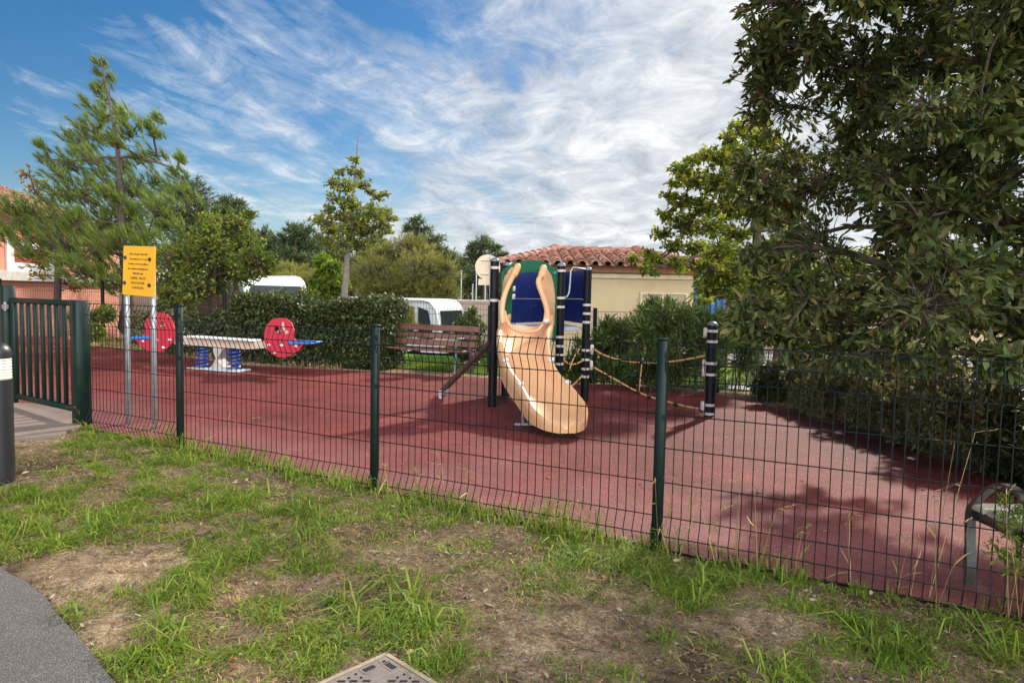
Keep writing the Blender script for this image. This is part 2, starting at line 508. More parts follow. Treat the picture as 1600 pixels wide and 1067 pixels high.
def np_obj(name, V, tris, quads, mat, parent=None, smooth=False):
    off = root_loc(parent) if parent is not None else Vector((0, 0, 0))
    V = np.asarray(V, dtype=np.float32) - np.array(off, dtype=np.float32)
    me = bpy.data.meshes.new(name)
    me.vertices.add(len(V)); me.vertices.foreach_set('co', V.ravel())
    nt = len(tris); nq = len(quads)
    loops = np.concatenate([np.asarray(tris, dtype=np.int32).ravel(), np.asarray(quads, dtype=np.int32).ravel()])
    me.loops.add(len(loops)); me.loops.foreach_set('vertex_index', loops)
    me.polygons.add(nt + nq)
    starts = np.concatenate([np.arange(nt) * 3, nt * 3 + np.arange(nq) * 4]).astype(np.int32)
    me.polygons.foreach_set('loop_start', starts)
    try:
        me.polygons.foreach_set('loop_total', np.concatenate([np.full(nt, 3), np.full(nq, 4)]).astype(np.int32))
    except Exception:
        pass
    if smooth:
        me.polygons.foreach_set('use_smooth', np.ones(nt + nq, dtype=bool))
    me.update(calc_edges=True)
    me.validate()
    me.materials.append(mat)
    o = bpy.data.objects.new(name, me)
    COL.objects.link(o)
    if parent is not None:
        o.parent = parent
    return o


def unit(a):
    return a / np.maximum(1e-9, np.linalg.norm(a, axis=1, keepdims=True))


def leaf_geo(P, D, L, Wd, curl=0.15, mode='leaf', roll=1.0):
    """leaf blades rooted at P pointing along D; returns V, tris, quads"""
    n = len(P)
    D = unit(D)
    up = np.tile(np.array([[0, 0, 1.0]]), (n, 1)) + RS.normal(0, 0.55 * roll, (n, 3))
    S = unit(np.cross(D, up)); N = np.cross(S, D)
    L = np.broadcast_to(np.asarray(L), (n,))[:, None]; Wd = np.broadcast_to(np.asarray(Wd), (n,))[:, None]
    if mode == 'leaf':
        V = np.stack([P,
                      P + D * L * 0.32 - S * Wd * 0.42 + N * L * 0.03,
                      P + D * L * 0.32 + S * Wd * 0.42 + N * L * 0.03,
                      P + D * L * 0.68 - S * Wd * 0.44 - N * L * curl * 0.35,
                      P + D * L * 0.68 + S * Wd * 0.44 - N * L * curl * 0.35,
                      P + D * L - N * L * curl], axis=1).reshape(-1, 3)
        b = np.arange(n) * 6
        tris = np.concatenate([np.stack([b, b + 2, b + 1], 1), np.stack([b + 3, b + 4, b + 5], 1)])
        quads = np.stack([b + 1, b + 2, b + 4, b + 3], 1)
        return V, tris, quads
    if mode == 'diamond':
        V = np.stack([P, P + D * L * 0.5 + S * Wd * 0.5, P + D * L - N * L * curl, P + D * L * 0.5 - S * Wd * 0.5], axis=1).reshape(-1, 3)
        b = np.arange(n) * 4
        return V, np.zeros((0, 3), int), np.stack([b, b + 1, b + 2, b + 3], 1)
    if mode == 'needle':
        V = np.stack([P - S * Wd * 0.5, P + S * Wd * 0.5, P + D * L - N * L * curl], axis=1).reshape(-1, 3)
        b = np.arange(n) * 3
        return V, np.stack([b, b + 1, b + 2], 1), np.zeros((0, 4), int)
    if mode == 'blade':
        mid = P + D * L * 0.55
        G = np.array([[0, 0, -1.0]])
        H = unit(D * np.array([[1, 1, 0.0]]) + 1e-6)
        tip = P + D * L * 0.9 + H * L * curl * 0.5 + G * L * curl * 0.45
        V = np.stack([P - S * Wd * 0.5, P + S * Wd * 0.5, mid + S * Wd * 0.42, mid - S * Wd * 0.42, tip], axis=1).reshape(-1, 3)
        b = np.arange(n) * 5
        return V, np.stack([b + 3, b + 2, b + 4], 1), np.stack([b, b + 1, b + 2, b + 3], 1)


def rand_ball(n):
    d = unit(RS.normal(size=(n, 3)))
    q = RS.rand(n, 1) ** (1 / 2.4)
    return d * q * (1 + .45 * (RS.rand(n, 1) ** 3))


class Crown:
    """collects leaves and branches of ONE plant"""

    def __init__(s):
        s.P = []; s.D = []; s.mb = MB(); s.L = []; s.W = []

    def clump(s, c, r, n_tw, n_lf, lf_len, lf_w, spread=0.8, up=0.2, twig=0.004, sweep=None, twigs=True, root=None, inner=0.0, shell=0.0):
        c = np.array(c); r = np.array(r if hasattr(r, '__len__') else (r, r, r), dtype=float)
        off = rand_ball(n_tw)
        if shell:
            nrm = np.linalg.norm(off, axis=1, keepdims=True)
            off = off / np.maximum(nrm, 1e-6) * (shell + (1 - shell) * nrm)
        tip = c + off * r
        d = unit(off * r + np.array([0, 0, up * r[2]]))
        if sweep is not None:
            d = unit(d * 0.33 + np.array(sweep))
            tip = tip + np.array(sweep)[None] * (RS.rand(n_tw, 1) - .45) * np.mean(r) * 1.5
        st = c if root is None else np.array(root)
        if twigs:
            step = 1 if n_tw < 400 else max(1, n_tw // 400)
            for i in range(0, n_tw, step):
                a = Vector(c)
                b2 = Vector(tip[i])
                if root is not None:
                    back = Vector(st) - a
                    a = a + back.normalized() * min(back.length * .5, float(np.mean(r)) * random.uniform(0, .8))
                m = (a + b2) / 2 + Vector((random.uniform(-1, 1), random.uniform(-1, 1), random.uniform(-0.6, 1))) * 0.12 * (b2 - a).length
                s.mb.tube([a, m, b2], [twig * 1.5, twig, twig * 0.5], 3, cap=False)
        k = n_lf
        P = np.repeat(tip, k, 0); D = np.repeat(d, k, 0)
        back = RS.rand(len(P), 1) * 0.9
        P = P - D * back * (np.mean(lf_len) * 0.9)
        D = unit(D + RS.normal(0, spread, D.shape))
        s.P.append(P); s.D.append(D)
        s.L.append(lf_len * RS.uniform(0.6, 1.25, len(P))); s.W.append(lf_w * RS.uniform(0.7, 1.25, len(P)))

    def leaves(s, name, mat, parent, mode='leaf', curl=0.2, roll=1.0):
        P = np.concatenate(s.P); D = np.concatenate(s.D)
        V, t, q = leaf_geo(P, D, np.concatenate(s.L), np.concatenate(s.W), curl, mode, roll)
        return np_obj(name, V, t, q, mat, parent)


def limb(mb, a, b, ra, rb, sag=0.12, n=5, sides=6):
    a = Vector(a); b = Vector(b)
    pts = []; rs = []
    L = (b - a).length
    w = Vector((random.uniform(-1, 1), random.uniform(-1, 1), 0.5)) * sag * L
    for i in range(n):
        t = i / (n - 1)
        pts.append(a.lerp(b, t) + w * math.sin(PI * t) + Vector((random.uniform(-1, 1), random.uniform(-1, 1), random.uniform(-1, 1))) * 0.015 * L * (0 < i < n - 1))
        rs.append(ra + (rb - ra) * t)
    mb.tube(pts, rs, sides, cap=False)


def network(mb, trunk, cs, tip_r, k=0.6, start=1, zmin=None):
    """limbs that branch: every clump hangs on the nearest limb or trunk point nearer to the base"""
    nodes = []
    for i in range(len(trunk) - 1):
        (a, ra), (b, rb) = trunk[i], trunk[i + 1]
        for j in range(4):
            if i + j / 4 >= start:
                nodes.append((a.lerp(b, j / 4), -1, 0.0, ra + (rb - ra) * j / 4))
    nodes.append((trunk[-1][0], -1, 0.0, trunk[-1][1]))
    nt_ = len(nodes)
    order = sorted(range(len(cs)), key=lambda i: min((cs[i] - n[0]).length for n in nodes[:nt_]))
    segs = []
    for i in order:
        c = cs[i]
        best = None
        for q, (p, par, pl, rr) in enumerate(nodes):
            d = (c - p).length
            if d < 1e-4: continue
            cost = d + 0.35 * pl + 0.55 * max(0.0, p.z - c.z) + (0.0 if q >= nt_ else 0.12 * d)
            if best is None or cost < best[0]: best = (cost, q, d)
        q, d = best[1], best[2]
        nodes.append((c, q, nodes[q][2] + d, 0.0))
        segs.append((len(nodes) - 1, q))
    cnt = [0] * len(nodes)
    for n_, q in reversed(segs):
        cnt[n_] += 1
        cnt[q] += cnt[n_]
    R = [tip_r * (cnt[i] ** 0.48) * 1.25 if i >= nt_ else nodes[i][3] for i in range(len(nodes))]
    for n_, q in segs:
        ra = R[n_] * 1.25 if q < nt_ else min(R[q], R[n_] * 1.4)
        if q < nt_: ra = min(ra * 1.2, nodes[q][3] * k)
        limb(mb, nodes[q][0], nodes[n_][0], max(ra, R[n_] * .8), R[n_] * 0.8, .10, 5, 6)


def on_trunk(tr, z):
    for (a, ra), (b, rb) in zip(tr[:-1], tr[1:]):
        if a.z <= z <= b.z:
            t = (z - a.z) / max(1e-6, b.z - a.z)
            return a.lerp(b, t), ra + (rb - ra) * t
    return (tr[0] if z < tr[0][0].z else tr[-1])


def tree(name, label, cat, trunk, clumps, leaf_mat, bark, tw, lf, ll, lw, mode='leaf', group=None, spread=0.8, up=0.2, twig=0.004, sweep=None, limb_r=0.5, drop=0.8, curl=0.2, shell=0.0, tw_min=8, twigs=True):
    """trunk: list of (Vector, radius) upwards; clumps: list of (centre, radii); tw twigs per clump scaled by size"""
    t = thing(name, label, cat, trunk[0][0], group)
    cr = Crown()
    cr.mb.tube([p for p, r in trunk], [r for p, r in trunk], 9)
    rbig = max(np.mean(r) for c, r in clumps)
    network(cr.mb, trunk, [Vector(c) for c, r in clumps], twig * 1.3)
    for c, r in clumps:
        c = Vector(c)
        rm = np.mean(r)
        base, rad = on_trunk(trunk, 0)
        dxy = min((c - p).length for p, _ in trunk)
        base, rad = on_trunk(trunk, max(trunk[1][0].z, min(trunk[-1][0].z, c.z - drop * dxy)))
        n = max(tw_min, int(tw * (rm / rbig) ** 2))
        cr.clump(c, r, n, lf, ll, lw, spread, up, twig, sweep, twigs=twigs, shell=shell, root=base)
    cr.mb.build('trunk', bark, t, smooth=True)
    cr.leaves('crown', leaf_mat, t, mode, curl)
    return t


# ------------------------------------------------------------------ world and sun
def make_world():
    w = bpy.data.worlds.new('World'); SC.world = w; w.use_nodes = True
    nt = w.node_tree
    bg = nt.nodes['Background']
    sky = nt.nodes.new('ShaderNodeTexSky'); sky.sky_type = 'NISHITA'; sky.sun_disc = False
    sky.sun_elevation = math.radians(SUN_EL); sky.sun_rotation = math.radians(SUN_AZ)
    sky.air_density = 1.0; sky.dust_density = 0.3; sky.ozone_density = 2.5
    hs = nt.nodes.new('ShaderNodeHueSaturation'); hs.inputs['Saturation'].default_value = 1.38
    hs.inputs['Value'].default_value = 0.5
    nt.links.new(sky.outputs[0], hs.inputs['Color'])
    co = nt.nodes.new('ShaderNodeTexCoord').outputs['Generated']
    sep = nt.nodes.new('ShaderNodeSeparateXYZ'); nt.links.new(co, sep.inputs[0])
    zc = mathn(nt, 'ADD', mathn(nt, 'MAXIMUM', sep.outputs[2], 0.0), 0.13)
    u = mathn(nt, 'DIVIDE', sep.outputs[0], zc); v = mathn(nt, 'DIVIDE', sep.outputs[1], zc)
    cv = nt.nodes.new('ShaderNodeCombineXYZ'); nt.links.new(u, cv.inputs[0]); nt.links.new(v, cv.inputs[1])
    def mapped(rot, sc):
        m = nt.nodes.new('ShaderNodeMapping'); m.inputs['Rotation'].default_value = (0, 0, rot)
        nt.links.new(cv.outputs[0], m.inputs['Vector'])
        m2 = nt.nodes.new('ShaderNodeMapping'); m2.inputs['Scale'].default_value = sc
        nt.links.new(m.outputs[0], m2.inputs['Vector']); return m2.outputs[0]
    n1 = noise_node(nt, mapped(0.2, (1.0, 0.5, 1)), 0.95, 9, 0.6, 0.6)       # broad banks
    n2 = noise_node(nt, mapped(0.3, (1.5, 0.38, 1)), 2.0, 12, 0.68, 0.9)     # streaks
    n3 = noise_node(nt, mapped(-0.2, (1, .8, 1)), 3.6, 12, 0.68, 0.6)           # puffs
    # more cloud to the right and low down (cloud bank), clear at the upper left
    bias = mathn(nt, 'MULTIPLY', mathn(nt, 'ADD', sep.outputs[0], 0.14), 0.44)
    back = mathn(nt, 'MULTIPLY', mathn(nt, 'SUBTRACT', 0.15, sep.outputs[1]), 1.3, True)      # added unseen cloud behind the viewer, extra bright as fill for shaded sides
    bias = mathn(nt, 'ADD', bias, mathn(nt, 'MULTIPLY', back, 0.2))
    low = mathn(nt, 'MULTIPLY', mathn(nt, 'SUBTRACT', 0.34, sep.outputs[2]), 0.36)
    s = mathn(nt, 'ADD', mathn(nt, 'MULTIPLY', n1, 0.5), mathn(nt, 'MULTIPLY', n2, 0.36))
    s = mathn(nt, 'ADD', s, mathn(nt, 'MULTIPLY', n3, 0.24))
    s = mathn(nt, 'ADD', mathn(nt, 'ADD', s, bias), low)
    mask = ramp(nt, s, [(0.48, (0, 0, 0)), (0.55, (0.3, 0.3, 0.3)), (0.63, (0.8, 0.8, 0.8)), (0.73, (1, 1, 1))])
    tone = mathn(nt, 'ADD', mathn(nt, 'MULTIPLY', n3, 0.55), mathn(nt, 'MULTIPLY', n1, 0.5))
    k = CLOUD
    ccol = ramp(nt, tone, [(0.4, (0.47 * k, 0.52 * k, 0.6 * k)), (0.52, (0.8 * k, 0.84 * k, 0.9 * k)), (0.62, (1.15 * k, 1.16 * k, 1.18 * k))])
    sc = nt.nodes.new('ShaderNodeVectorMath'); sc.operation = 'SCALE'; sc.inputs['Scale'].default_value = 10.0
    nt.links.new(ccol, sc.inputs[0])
    nt.links.new(mathn(nt, 'ADD', mathn(nt, 'MULTIPLY', back, BACK_FILL), 10.0), sc.inputs['Scale'])
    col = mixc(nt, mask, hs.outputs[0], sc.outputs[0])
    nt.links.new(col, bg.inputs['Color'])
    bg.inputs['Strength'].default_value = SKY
    sd = bpy.data.lights.new('sun', 'SUN'); sd.energy = SUN; sd.angle = math.radians(2.5); sd.color = (1.0, 0.93, 0.82)
    so = bpy.data.objects.new('sun', sd); COL.objects.link(so)
    az, el = math.radians(SUN_AZ), math.radians(SUN_EL)
    S = Vector((math.sin(az) * math.cos(el), math.cos(az) * math.cos(el), math.sin(el)))
    so.rotation_mode = 'QUATERNION'; so.rotation_quaternion = S.to_track_quat('Z', 'Y')
    so.location = (0, 0, 30)


SUN_EL, SUN_AZ, SUN, SKY, CLOUD, BACK_FILL = 34.0, 33.0, 2.9, 0.1, 0.455, 54.0
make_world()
vs = SC.view_settings
vs.view_transform = 'Standard'; vs.look = 'None'; vs.gamma = 1; vs.use_curve_mapping = False
vs.exposure = 0.98

# ------------------------------------------------------------------ the ground
RED_PX = [(-60, 520), (0, 528), (130, 541), (250, 553), (385, 572), (600, 583), (770, 592), (960, 602), (1100, 612), (1180, 630), (1300, 665), (1450, 715), (1530, 742)]
RED = [gp(*p) for p in RED_PX]
RED += [Vector((4.15, 4.6, 0)), Vector((4.2, 2.45, 0))]
e = FC + FDIR * 3.2 - FN * 0.06
RED[-1] = Vector((e.x + 0.15, e.y, 0))
e2 = FC - FDIR * 5.6 - FN * 0.06
RED += [e2, Vector((-7.6, 8.9, 0)), Vector((-14.5, 12.0, 0)), Vector((-16, 15.6, 0))]
PATH_PX = [(-10, 880), (30, 905), (62, 930), (88, 958), (110, 985), (133, 1010), (152, 1032), (172, 1052), (190, 1075), (215, 1110)]
PATHE = [gp(*p) for p in PATH_PX]
PATH = PATHE + [Vector((-1.05, 1.2, 0)), Vector((-0.9, -3, 0)), Vector((-9, -3, 0)), Vector((-9, 5.2, 0)), Vector((-5.2, 4.6, 0))]
MAN = gp(604, 1022)           # far corner of the cover


def in_poly(x, y, poly):
    c = np.zeros(np.shape(x), bool)
    n = len(poly)
    for i in range(n):
        x1, y1 = poly[i][0], poly[i][1]; x2, y2 = poly[(i + 1) % n][0], poly[(i + 1) % n][1]
        if y1 == y2: continue
        c ^= ((y1 > y) != (y2 > y)) & (x < (x2 - x1) * (y - y1) / (y2 - y1) + x1)
    return c


def relief(x, y):
    """small humps of the rough verge, fading out at the fence and the path"""
    d = -fside(x, y)
    m = np.clip((d - 0.15) / 0.5, 0, 1) * np.clip((9 - np.abs(x)) / 3, 0, 1) * np.clip((y + 3) / 1.5, 0, 1)
    h = (fbm(x * 1.3, y * 1.3, 1) - 0.5) * 0.10 + (fbm(x * 6, y * 6, 2) - 0.5) * 0.05 + (fbm(x * 22, y * 22, 3) - 0.5) * 0.018
    pd = np.full(np.shape(x), 9.0)
    for i in range(len(PATHE) - 1):
        a, b = PATHE[i], PATHE[i + 1]
        dx, dy = b.x - a.x, b.y - a.y
        t = np.clip(((x - a.x) * dx + (y - a.y) * dy) / (dx * dx + dy * dy), 0, 1)
        pd = np.minimum(pd, np.hypot(x - a.x - t * dx, y - a.y - t * dy))
    ip = in_poly(x, y, PATH)
    m = m * np.clip(pd / 0.35, 0, 1) * (~ip)
    cx, cy = MAN.x, MAN.y - 0.42
    m = m * np.clip((np.hypot(x - cx, y - cy) - 0.42) / 0.25, 0, 1)
    return (h + 0.012) * m - 0.02 * ip - 0.012 * np.clip((0.15 - d) / 0.15, 0, 1)


def axis_coords(lo, hi, flo, fhi, fine):
    a = list(np.arange(flo, fhi + 1e-6, fine))
    st = fine; x = fhi
    while x < hi:
        st *= 1.35; x += st; a.append(x)
    st = fine; x = flo
    while x > lo:
        st *= 1.35; x -= st; a.insert(0, x)
    return np.array(sorted(set(np.round(a, 4))))


def grid_obj(name, xs, ys, zf, mat):
    X, Y = np.meshgrid(xs, ys)
    Z = zf(X, Y)
    V = np.stack([X.ravel(), Y.ravel(), Z.ravel()], 1)
    nx, ny = len(xs), len(ys)
    i = (np.arange(ny - 1)[:, None] * nx + np.arange(nx - 1)[None, :]).ravel()
    q = np.stack([i, i + 1, i + 1 + nx, i + nx], 1)
    return np_obj(name, V, np.zeros((0, 3), int), q, mat, smooth=True)


terr = grid_obj('ground', axis_coords(-400, 400, -6.4, 5.2, 0.04), axis_coords(-60, 900, 1.6, 8.4, 0.04), lambda x, y: gnp(x, y) + relief(x, y), M['soil'])
tag(terr, kind='structure')
SANDY = [(150, 905, 110, 50, 1), (230, 880, 80, 36, .8), (450, 850, 70, 26, .6), (840, 1000, 170, 50, .9), (960, 960, 120, 32, .5), (60, 690, 70, 18, .5), (130, 1010, 60, 60, 1), (1230, 985, 120, 26, .3), (700, 1060, 150, 30, .6)]
co_ = np.empty(len(terr.data.vertices) * 3, np.float32); terr.data.vertices.foreach_get('co', co_); co_ = co_.reshape(-1, 3)
sv = np.zeros(len(co_))
for px, py, rx, ry_, w in SANDY:
    c = gp(px, py); a_ = abs(gp(px + rx, py).x - c.x); b_ = abs(gp(px, py - ry_).y - c.y)
    sv = np.maximum(sv, w * np.exp(-(((co_[:, 0] - c.x) / a_) ** 2 + ((co_[:, 1] - c.y) / b_) ** 2)))
sv = np.maximum(sv, np.clip((co_[:, 1] - 9) / 3, 0, .6))
at_ = terr.data.attributes.new('sand', 'FLOAT', 'POINT'); at_.data.foreach_set('value', sv.astype(np.float32))


def sheet(name, poly, dz, mat, cuts=True, thick=0.0):
    bm = bmesh.new()
    vs = [bm.verts.new((p[0], p[1], 0)) for p in poly]
    f = bm.faces.new(vs)
    bmesh.ops.triangulate(bm, faces=[f])
    for x in (-10, 1):
        bmesh.ops.bisect_plane(bm, geom=bm.verts[:] + bm.edges[:] + bm.faces[:], plane_co=(x, 0, 0), plane_no=(1, 0, 0))
    for y in (16, 17, 18, 19, 20, 21):
        bmesh.ops.bisect_plane(bm, geom=bm.verts[:] + bm.edges[:] + bm.faces[:], plane_co=(0, y, 0), plane_no=(0, 1, 0))
    bmesh.ops.recalc_face_normals(bm, faces=bm.faces)
    for v in bm.verts:
        v.co.z = g(v.co.x, v.co.y) + dz
    for f in bm.faces:
        if f.normal.z < 0: f.normal_flip()
    bm.normal_update()
    for f in bm.faces:
        if f.normal.z < 0: f.normal_flip()
    me = bpy.data.meshes.new(name); bm.to_mesh(me); bm.free()
    me.materials.append(mat)
    o = bpy.data.objects.new(name, me); COL.objects.link(o)
    return tag(o, kind='structure')


def wobble(poly, amp=0.02, step=0.12):
    out = []
    n = len(poly)
    for i in range(n):
        a = Vector(poly[i]); b = Vector(poly[(i + 1) % n]); a.z = b.z = 0
        L = (b - a).length; k = max(1, int(min(L, 12) / step))
        nn = Vector((-(b - a).y, (b - a).x, 0)).normalized() if L > 0 else Vector((0, 0, 0))
        for j in range(k):
            p = a.lerp(b, j / k)
            out.append(p + nn * (amp * (2 * mnoise.noise(p * 3.1) + mnoise.noise(p * 11))))
    return out


sheet('playground_surface', wobble(RED, 0.018, 0.15), 0.014, M['rubberfloor'])
sheet('asphalt_path', wobble(PATH, 0.012, 0.07), 0.01, M['asphalt'])
PAD = [gp(p[0], p[1]) for p in [(-60, 702), (20, 690), (92, 684), (128, 668), (112, 641), (22, 632), (-60, 636)]]
padm = MB()
padm.plate([(p.x, p.y, g(p.x, p.y) + 0.032) for p in PAD], [], (0, 0, -0.12))
tag(padm.build('pavement', M['padconc'], bevel=0.008), kind='structure')
# lawn and paths beyond the playground
LAWN = [Vector((-6.2, 13.4, 0)), Vector((-3.0, 12.95, 0)), Vector((-0.2, 12.35, 0)), Vector((2.2, 11.9, 0)), Vector((6, 10.2, 0)), Vector((7.5, 14, 0)), Vector((0, 15.7, 0)), Vector((-8, 15.8, 0))]
sheet('lawn', LAWN, 0.006, M['lawn'])
sheet('gravel_path', [Vector((3.6, 11.4, 0)), Vector((5.0, 10.6, 0)), Vector((14, 10.5, 0)), Vector((14, 14, 0)), Vector((4.1, 13.2, 0))], 0.012, M['palepath'])
sheet('parking_lot', [Vector((-26, 16.4, 0)), Vector((6, 16.4, 0)), Vector((30, 16.4, 0)), Vector((30, 33, 0)), Vector((-26, 33, 0))], 0.01, M['parking'])
sheet('side_lawn', [Vector((5.4, -1, 0)), Vector((30, -1, 0)), Vector((30, 10.2, 0)), Vector((5.3, 10.2, 0))], 0.006, M['lawn'])


# ------------------------------------------------------------------ grass, litter and stones of the verge
def pdisk(px, py, rx, ry):
    c = gp(px, py); a = gp(px + rx, py); b = gp(px, py - ry)
    return c.x, c.y, abs(a.x - c.x), max(0.05, abs(b.y - c.y))


BARE = [(150, 905, 95, 40, 1), (230, 880, 70, 30, .8), (90, 880, 55, 30, .7), (450, 850, 60, 22, .7), (840, 1000, 120, 34, .8), (960, 960, 90, 22, .4), (720, 950, 60, 18, .5),
        (60, 690, 70, 18, .8), (130, 745, 60, 16, .7), (140, 1010, 50, 45, .85), (360, 960, 60, 25, .5), (1230, 985, 90, 18, .3), (1050, 1045, 70, 14, .4), (620, 870, 60, 20, .5), (560, 800, 60, 14, .4), (400, 740, 60, 14, .3), (340, 790, 20, 10, .4)]
LUSH = [(40, 810, 90, 75, .9), (70, 760, 70, 30, .7), (170, 690, 80, 26, .9), (250, 730, 90, 22, .6), (310, 790, 130, 45, .9), (380, 830, 120, 35, .6), (340, 870, 110, 30, .5), (660, 800, 160, 25, .5), (880, 850, 150, 22, .5), (480, 930, 160, 50, .45),
        (250, 980, 110, 50, .5), (700, 880, 110, 30, .4), (1210, 905, 140, 22, .7), (1480, 960, 150, 40, .75), (1500, 1040, 120, 40, .6), (860, 965, 28, 14, 1), (1090, 920, 90, 25, .4), (1260, 1040, 120, 30, .45), (670, 1045, 60, 20, .6), (320, 1040, 110, 25, .4), (540, 985, 60, 22, .5)]
BARE = [pdisk(*b[:4]) + (b[4],) for b in BARE]; LUSH = [pdisk(*b[:4]) + (b[4],) for b in LUSH]


def density(x, y):
    d = 0.40 + 2.2 * np.clip(fbm(x * 1.7, y * 1.7, 4) - 0.42, -.2, 1)
    fine = np.clip((fbm(x * 6.5, y * 6.5, 6, 3) - 0.40) / 0.2, 0, 1)
    for cx, cy, rx, ry, w in LUSH:
        d = d + 0.85 * w * np.exp(-(((x - cx) / rx) ** 2 + ((y - cy) / ry) ** 2))
    for cx, cy, rx, ry, w in BARE:
        d = d - 1.1 * w * np.exp(-(((x - cx) / rx) ** 2 + ((y - cy) / ry) ** 2))
    mid = np.clip((fbm(x * 3.3, y * 3.3, 2, 3) - 0.38) / 0.16, 0, 1)
    return np.clip(d, 0.0, 1.15) * (0.1 + 1.0 * fine) * (0.42 + 0.7 * mid)


def verge_ok(x, y, margin=0.0):
    ok = (fside(x, y) < 0.03 + margin) & ~in_poly(x, y, PATH)
    u = (x - MAN.x) * 0.73 - (y - MAN.y) * 0.68; v = -(x - MAN.x) * 0.73 - (y - MAN.y) * 0.68
    ok &= ~((u > -0.02) & (u < 0.64) & (v > -0.02) & (v < 0.64))
    ok &= ~in_poly(x, y, PAD)
    ok &= np.abs(x) < 0.86 * y + 0.9
    return ok


def sample_verge(n, pw=1.0, use=True, inv=False):
    x = RS.uniform(-6.2, 4.6, n); y = RS.uniform(1.9, 8.3, n)
    ok = verge_ok(x, y)
    x, y = x[ok], y[ok]
    if use:
        d = density(x, y) ** pw
        if inv: d = 1.05 - np.clip(d, 0, 1) * 0.6
        k = RS.rand(len(x)) < d
        x, y = x[k], y[k]
    return x, y


def ground_z(x, y):
    return gnp(x, y) + relief(x, y)


def tufts(name, n, k, l, w, lean, mat, curl=0.6, pw=1.0, rad=0.03, use=True, near=True):
    x, y = sample_verge(n, pw, use)
    if near:
        keep = RS.rand(len(x)) < np.clip(1.25 - (y - 2.4) * 0.1, 0.5, 1)
        x, y = x[keep], y[keep]
    m = len(x)
    kk = RS.randint(max(2, k // 2), int(k * 1.5), m)
    sz = RS.lognormal(0, 0.35, m)
    dn = np.clip(density(x, y), 0.25, 1.1)
    X = np.repeat(x, kk); Y = np.repeat(y, kk); S = np.repeat(sz * (0.55 + 0.6 * dn), kk)
    X = X + RS.normal(0, rad, len(X)); Y = Y + RS.normal(0, rad, len(X))
    ok = verge_ok(X, Y); X, Y, S = X[ok], Y[ok], S[ok]
    a = RS.uniform(0, 2 * PI, len(X)); t = np.abs(RS.normal(lean, 0.35, len(X)))
    D = np.stack([np.cos(a) * np.sin(t), np.sin(a) * np.sin(t), np.cos(t)], 1)
    D[:, 2] = np.maximum(D[:, 2], 0.06)
    P = np.stack([X, Y, ground_z(X, Y) - 0.004], 1)
    V, tr, q = leaf_geo(P, D, l * S * RS.uniform(0.5, 1.3, len(X)), w * RS.uniform(0.7, 1.3, len(X)), curl, 'blade', 0.4)
    o = np_obj(name, V, tr, q, mat)
    return tag(o, kind='stuff')


a = tufts('grass', 42000, 19, 0.058, 0.0046, 0.85, M['grass'], 0.8)
tag(a, 'short green grass growing in patches on the verge in front of the fence', 'grass')
a = tufts('broad_grass', 5200, 11, 0.13, 0.0085, 1.05, M['grass'], 0.9, 1.1, 0.02)
tag(a, 'broad bladed green grass rosettes spread on the bare verge', 'grass')
a = tufts('dry_grass', 34000, 9, 0.05, 0.0034, 1.25, M['drygrass'], 0.8, 0.4, 0.05)
tag(a, 'dry straw coloured grass and thatch between the green tufts', 'dry grass')


def clover():
    x, y = sample_verge(16000, 1.0, True)
    k = fbm(x * 2.1, y * 2.1, 7) > .47
    x, y = x[k], y[k]
    kk = RS.randint(5, 11, len(x)); X = np.repeat(x, kk) + RS.normal(0, .03, kk.sum()); Y = np.repeat(y, kk) + RS.normal(0, .03, kk.sum())
    ok = verge_ok(X, Y); X, Y = X[ok], Y[ok]
    a = RS.uniform(0, 2 * PI, len(X))
    D = np.stack([np.cos(a), np.sin(a), RS.normal(.15, .3, len(X))], 1)
    P = np.stack([X, Y, ground_z(X, Y) + RS.uniform(.004, .035, len(X))], 1)
    V, t, q = leaf_geo(P, D, RS.uniform(.01, .022, len(X)), RS.uniform(.008, .016, len(X)), .1, 'diamond', .5)
    tag(np_obj('clover', V, t, q, M['smallleaf']), 'low creeping small leaved weeds matted between the grass tufts', 'clover', kind='stuff')


clover()


def play_leaves():
    n = 900
    x = RS.uniform(-9, 4.2, n); y = RS.uniform(3.2, 13, n)
    w = np.clip((x + 1.5) / 5.5, .06, 1)
    ok = in_poly(x, y, RED) & (fside(x, y) > .1) & (RS.rand(n) < w)
    x, y = x[ok], y[ok]
    a = RS.uniform(0, 2 * PI, len(x))
    D = np.stack([np.cos(a), np.sin(a), RS.normal(.05, .12, len(x))], 1)
    L = RS.uniform(.02, .06, len(x))
    V, t, q = leaf_geo(np.stack([x, y, gnp(x, y) + .02], 1), D, L, L * .4, .2, 'leaf', .4)
    tag(np_obj('fallen_leaves', V, t, q, M['litter']), 'dry fallen leaves scattered over the red play surface', 'leaves', kind='stuff')


play_leaves()


def scatter_flat(name, n, lmin, lmax, asp, mat, inv=True):
    x, y = sample_verge(n, 1.0, True, inv)
    m = len(x)
    a = RS.uniform(0, 2 * PI, m)
    D = np.stack([np.cos(a), np.sin(a), RS.normal(0.05, 0.16, m)], 1)
    L = RS.uniform(lmin, lmax, m)
    P = np.stack([x, y, ground_z(x, y) + 0.004], 1)
    V, t, q = leaf_geo(P, D, L, L * asp, 0.15, 'leaf', 0.5)
    return tag(np_obj(name, V, t, q, mat), kind='stuff')


tag(scatter_flat('fallen_leaves', 13000, 0.012, 0.055, 0.4, M['litter']), 'small brown fallen leaves scattered over the bare verge', 'leaves')
tag(scatter_flat('straw_litter', 60000, 0.015, 0.07, 0.06, M['drygrass']), 'straw coloured bits of dead grass lying on the soil', 'straw')


